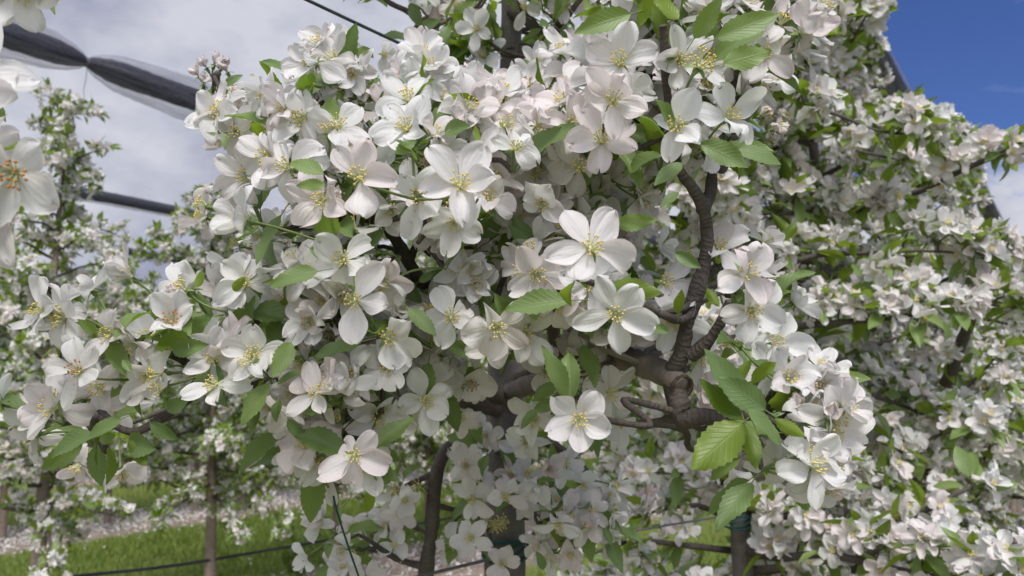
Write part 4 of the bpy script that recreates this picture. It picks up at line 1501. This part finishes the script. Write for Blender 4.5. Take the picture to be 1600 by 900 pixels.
def net_roll(row, hts, ties, core_r, film_r, label, t0, t1, film=True):
    """hts: list of (t, height above the camera); ties: positions along the row where the roll is bound"""
    r = np.random.default_rng(300 + row)
    ts = np.arange(t0, t1, 0.03)
    z = np.interp(ts, [h_[0] for h_ in hts], [h_[1] for h_ in hts])
    z = np.convolve(np.pad(z, 8, mode='edge'), np.ones(17) / 17, 'valid') + 1.5
    xy = np.array([row_xy(row, t) for t in ts])
    pts = np.column_stack([xy, z])
    dmin = np.min(np.abs(ts[:, None] - np.asarray(ties)[None]), axis=1)
    side = np.clip(dmin / 0.9, 0, 1)
    core = core_r * (0.28 + 0.72 * np.clip(dmin / 0.16, 0, 1) ** 0.6)
    root = empty("net_roll", tuple(pts[0]))
    tag(root, label, "net roll", "rolled hail nets above the tree rows")
    c = MB()
    tube(c, pts, core, 14, bump=0.02, rng=r)
    c.build("core", M_NET, root)
    if film:
        fr = core * 1.03 + (film_r - core_r) * np.clip(dmin / 0.55, 0, 1) ** 0.62 * (1 + r.normal(0, .02, len(ts)))
        fpts = pts.copy()
        fpts[:, 2] -= 0.012 * side
        f = MB()
        tube(f, fpts, fr, 22, bump=0.012, rng=r, cap=False)
        f.build("film", M_FILM, root)
    for tt_ in ties:
        i = int(np.argmin(np.abs(ts - tt_)))
        k = MB()
        tube(k, pts[max(0, i - 1):i + 2] if 0 < i < len(pts) - 1 else pts[:3], core[i] * 1.25, 10)
        tail = pts[i] + np.array([[0, 0, -core[i]], [0.004, 0, -.06], [-.006, .01, -.11], [-.012, .01, -.16], [0.0, 0.0, -.2]])
        ql, _ = smooth_line(tail, [.001] * 5, .02)
        tube(k, ql, .0018, 4)
        k.build("tie", M_STEEL, root)
    return root


# where a pixel's line of sight crosses a row: t and height above the camera
def on_row(row, px, py):
    d = P(px, py, 1.0) - CAM
    s = ROW[row] / (d[:2] @ RN)
    p = CAM + s * d
    return (p[:2] @ RD), p[2] - 1.5


def roll_from_pixels(row, pix):
    return sorted(on_row(row, *q) for q in pix)


h1 = roll_from_pixels(1, [(0, 50), (135, 97), (300, 155)])
t_tie = on_row(1, 135, 97)[0]
net_roll(1, [(h1[0][0] - 4, h1[0][1])] + h1 + [(h1[-1][0] + 8, h1[-1][1])], [t_tie - 2.3, t_tie, t_tie + 2.6, t_tie + 5.2, t_tie + 7.8], .068, .132,
         "black hail net roll wrapped in clear film, pinched by a tie at upper left", h1[0][0] - 3, h1[0][0] + 14)
h2 = roll_from_pixels(2, [(130, 302), (187, 312), (317, 338), (690, 412)])
net_roll(2, [(h2[0][0] - 4, h2[0][1])] + h2 + [(h2[-1][0] + 8, h2[-1][1])], [h2[0][0] - 1.2, h2[0][0] + 2.9, h2[0][0] + 6.5], .056, .068,
         "thin dark net roll crossing the cloudy sky below the film-wrapped one", h2[0][0] - 4, h2[-1][0] + 8)
h3 = roll_from_pixels(3, [(177, 388), (243, 401)])
net_roll(3, [(h3[0][0] - 4, h3[0][1])] + h3 + [(h3[-1][0] + 8, h3[-1][1])], [h3[0][0] - 1.2, h3[0][0] + 3.4, h3[0][0] + 7], .055, .068,
         "lowest and farthest dark net roll, glimpsed between the left trees", h3[0][0] - 5, h3[-1][0] + 14)
h0 = roll_from_pixels(0, [(1405, 165), (1440, 195), (1520, 283), (1557, 352)])
net_roll(0, [(-1.5, 1.65), (1.2, 1.45)] + h0 + [(h0[-1][0] + 3, h0[-1][1])], [h0[1][0] - .35, h0[1][0] + 3.0], .062, .075,
         "dark sagging net roll over the right-hand trees against the blue sky", -1.0, h0[-1][0] + 26)


# ------------------------------------------------------------------ wires, hose, string
def line_thing(name, pts, rad, mat, label, cat, sides=7, group=None, step=0.03):
    m_ = MB()
    q, rr = smooth_line(pts, [rad] * len(pts) if np.isscalar(rad) else rad, step)
    tube(m_, q, rr, sides)
    return tag(m_.build(name, mat), label, cat, group)


def row_pt(row, px, py):
    d = P(px, py, 1.0) - CAM
    return CAM + ROW[row] / (d[:2] @ RN) * d


a_, b_ = row_pt(0, 480, 0), row_pt(0, 697, 103)
line_thing("support_wire", [a_ + (a_ - b_) * 3, a_, b_, b_ + (b_ - a_) * 1.2 - [0, 0, .01]], .0019, M_WIRE,
           "dark green wire slanting down across the cloudy sky into the blossom", "wire", group="trellis wires")
w = [row_pt(0, 560, 925), row_pt(0, 690, 892), row_pt(0, 803, 866), row_pt(0, 900, 848), row_pt(0, 1000, 828), row_pt(0, 1120, 808), row_pt(0, 1150, 800)]
line_thing("support_wire", w, .0021, M_STEEL, "thin grey wire tied between the main trunk and the grey trunk at right", "wire", group="trellis wires")
w = [row_pt(1, -200, 925), row_pt(1, 0, 912), row_pt(1, 143, 898), row_pt(1, 270, 884), row_pt(1, 400, 863), row_pt(1, 500, 846), row_pt(1, 600, 828), row_pt(1, 690, 812), row_pt(1, 900, 775), row_pt(1, 1000, 757)]
line_thing("drip_hose", w, .0095, M_HOSE, "black drip irrigation hose sagging above the grass behind the trunks at left", "hose")
line_thing("tie_string", [P(521, 775, .62), P(527, 800, .62), P(543, 850, .63), P(562, 905, .64), P(580, 960, .66)], .0009, M_STRING,
           "thin teal string hanging from the lower blossoms left of the arched limb", "string", 5, step=.01)
# twine round the trunks
for (px, py, d, r_, lab) in ((808, 862, 1.035, .030, "teal twine holding the main trunk to the lower wire"), (1146, 798, None, .029, "teal twine wound around the grey trunk right of the main tree")):
    if d is None:
        base = row_xy(0, 1.64)
        c0 = np.array([base[0], base[1], P(px, py, 1.8)[2]])
        # centre on the trunk at that height
        z_ = c0[2]
    else:
        c0 = P(px, py, d)
        c0 = np.array([-0.009, 1.06, c0[2]])
    m_ = MB()
    for k in range(4):
        tt_ = np.linspace(0, 2 * math.pi, 26)
        q = np.stack([c0[0] + r_ * np.cos(tt_), c0[1] + r_ * np.sin(tt_), c0[2] + .004 * k + .008 * np.sin(tt_ + k)], 1)
        tube(m_, q, .0022, 5)
    tag(m_.build("twine", M_STRING), lab, "twine", "teal ties on the trunks")

# a tall leafy weed in the grass
wx = row_xy(1, 3.2)
wr = empty("weed_plant", (wx[0], wx[1], 0))
tag(wr, "bright green leafy weed growing in the grass near the hose", "weed")
wxy = P(462, 900, 5.6)
wr.location = (wxy[0], wxy[1], 0)
WORLD_LOC[wr.name] = Vector(wr.location)
sm, lm = MB(), MB()
for k in range(16):
    a = k * 2.4
    top = np.array([wxy[0] + .16 * math.cos(a) * r6.uniform(.2, 1.2), wxy[1] + .16 * math.sin(a) * r6.uniform(.2, 1.2), r6.uniform(.22, .48)])
    q, rr = smooth_line([np.array([wxy[0] + .03 * math.cos(a), wxy[1] + .03 * math.sin(a), -.01]), (top + [wxy[0], wxy[1], 0]) / 2, top], [.004, .003, .002], .05)
    tube(sm, q, rr, 5)
    for j in range(10):
        p = q[min(len(q) - 1, int((.2 + .08 * j) * len(q)))]
        dd = nrm(r6.normal(0, 1, 3) + [0, 0, .7])
        lm.merge(MID_L[j % 10], frame_x(dd, [0, 0, 1.0]), p, r6.uniform(.55, 1), r6.uniform(.06, .1))
sm.build("stem", M_STEM, wr)
lm.build("foliage", MATS_L, wr)["kind"] = "stuff"
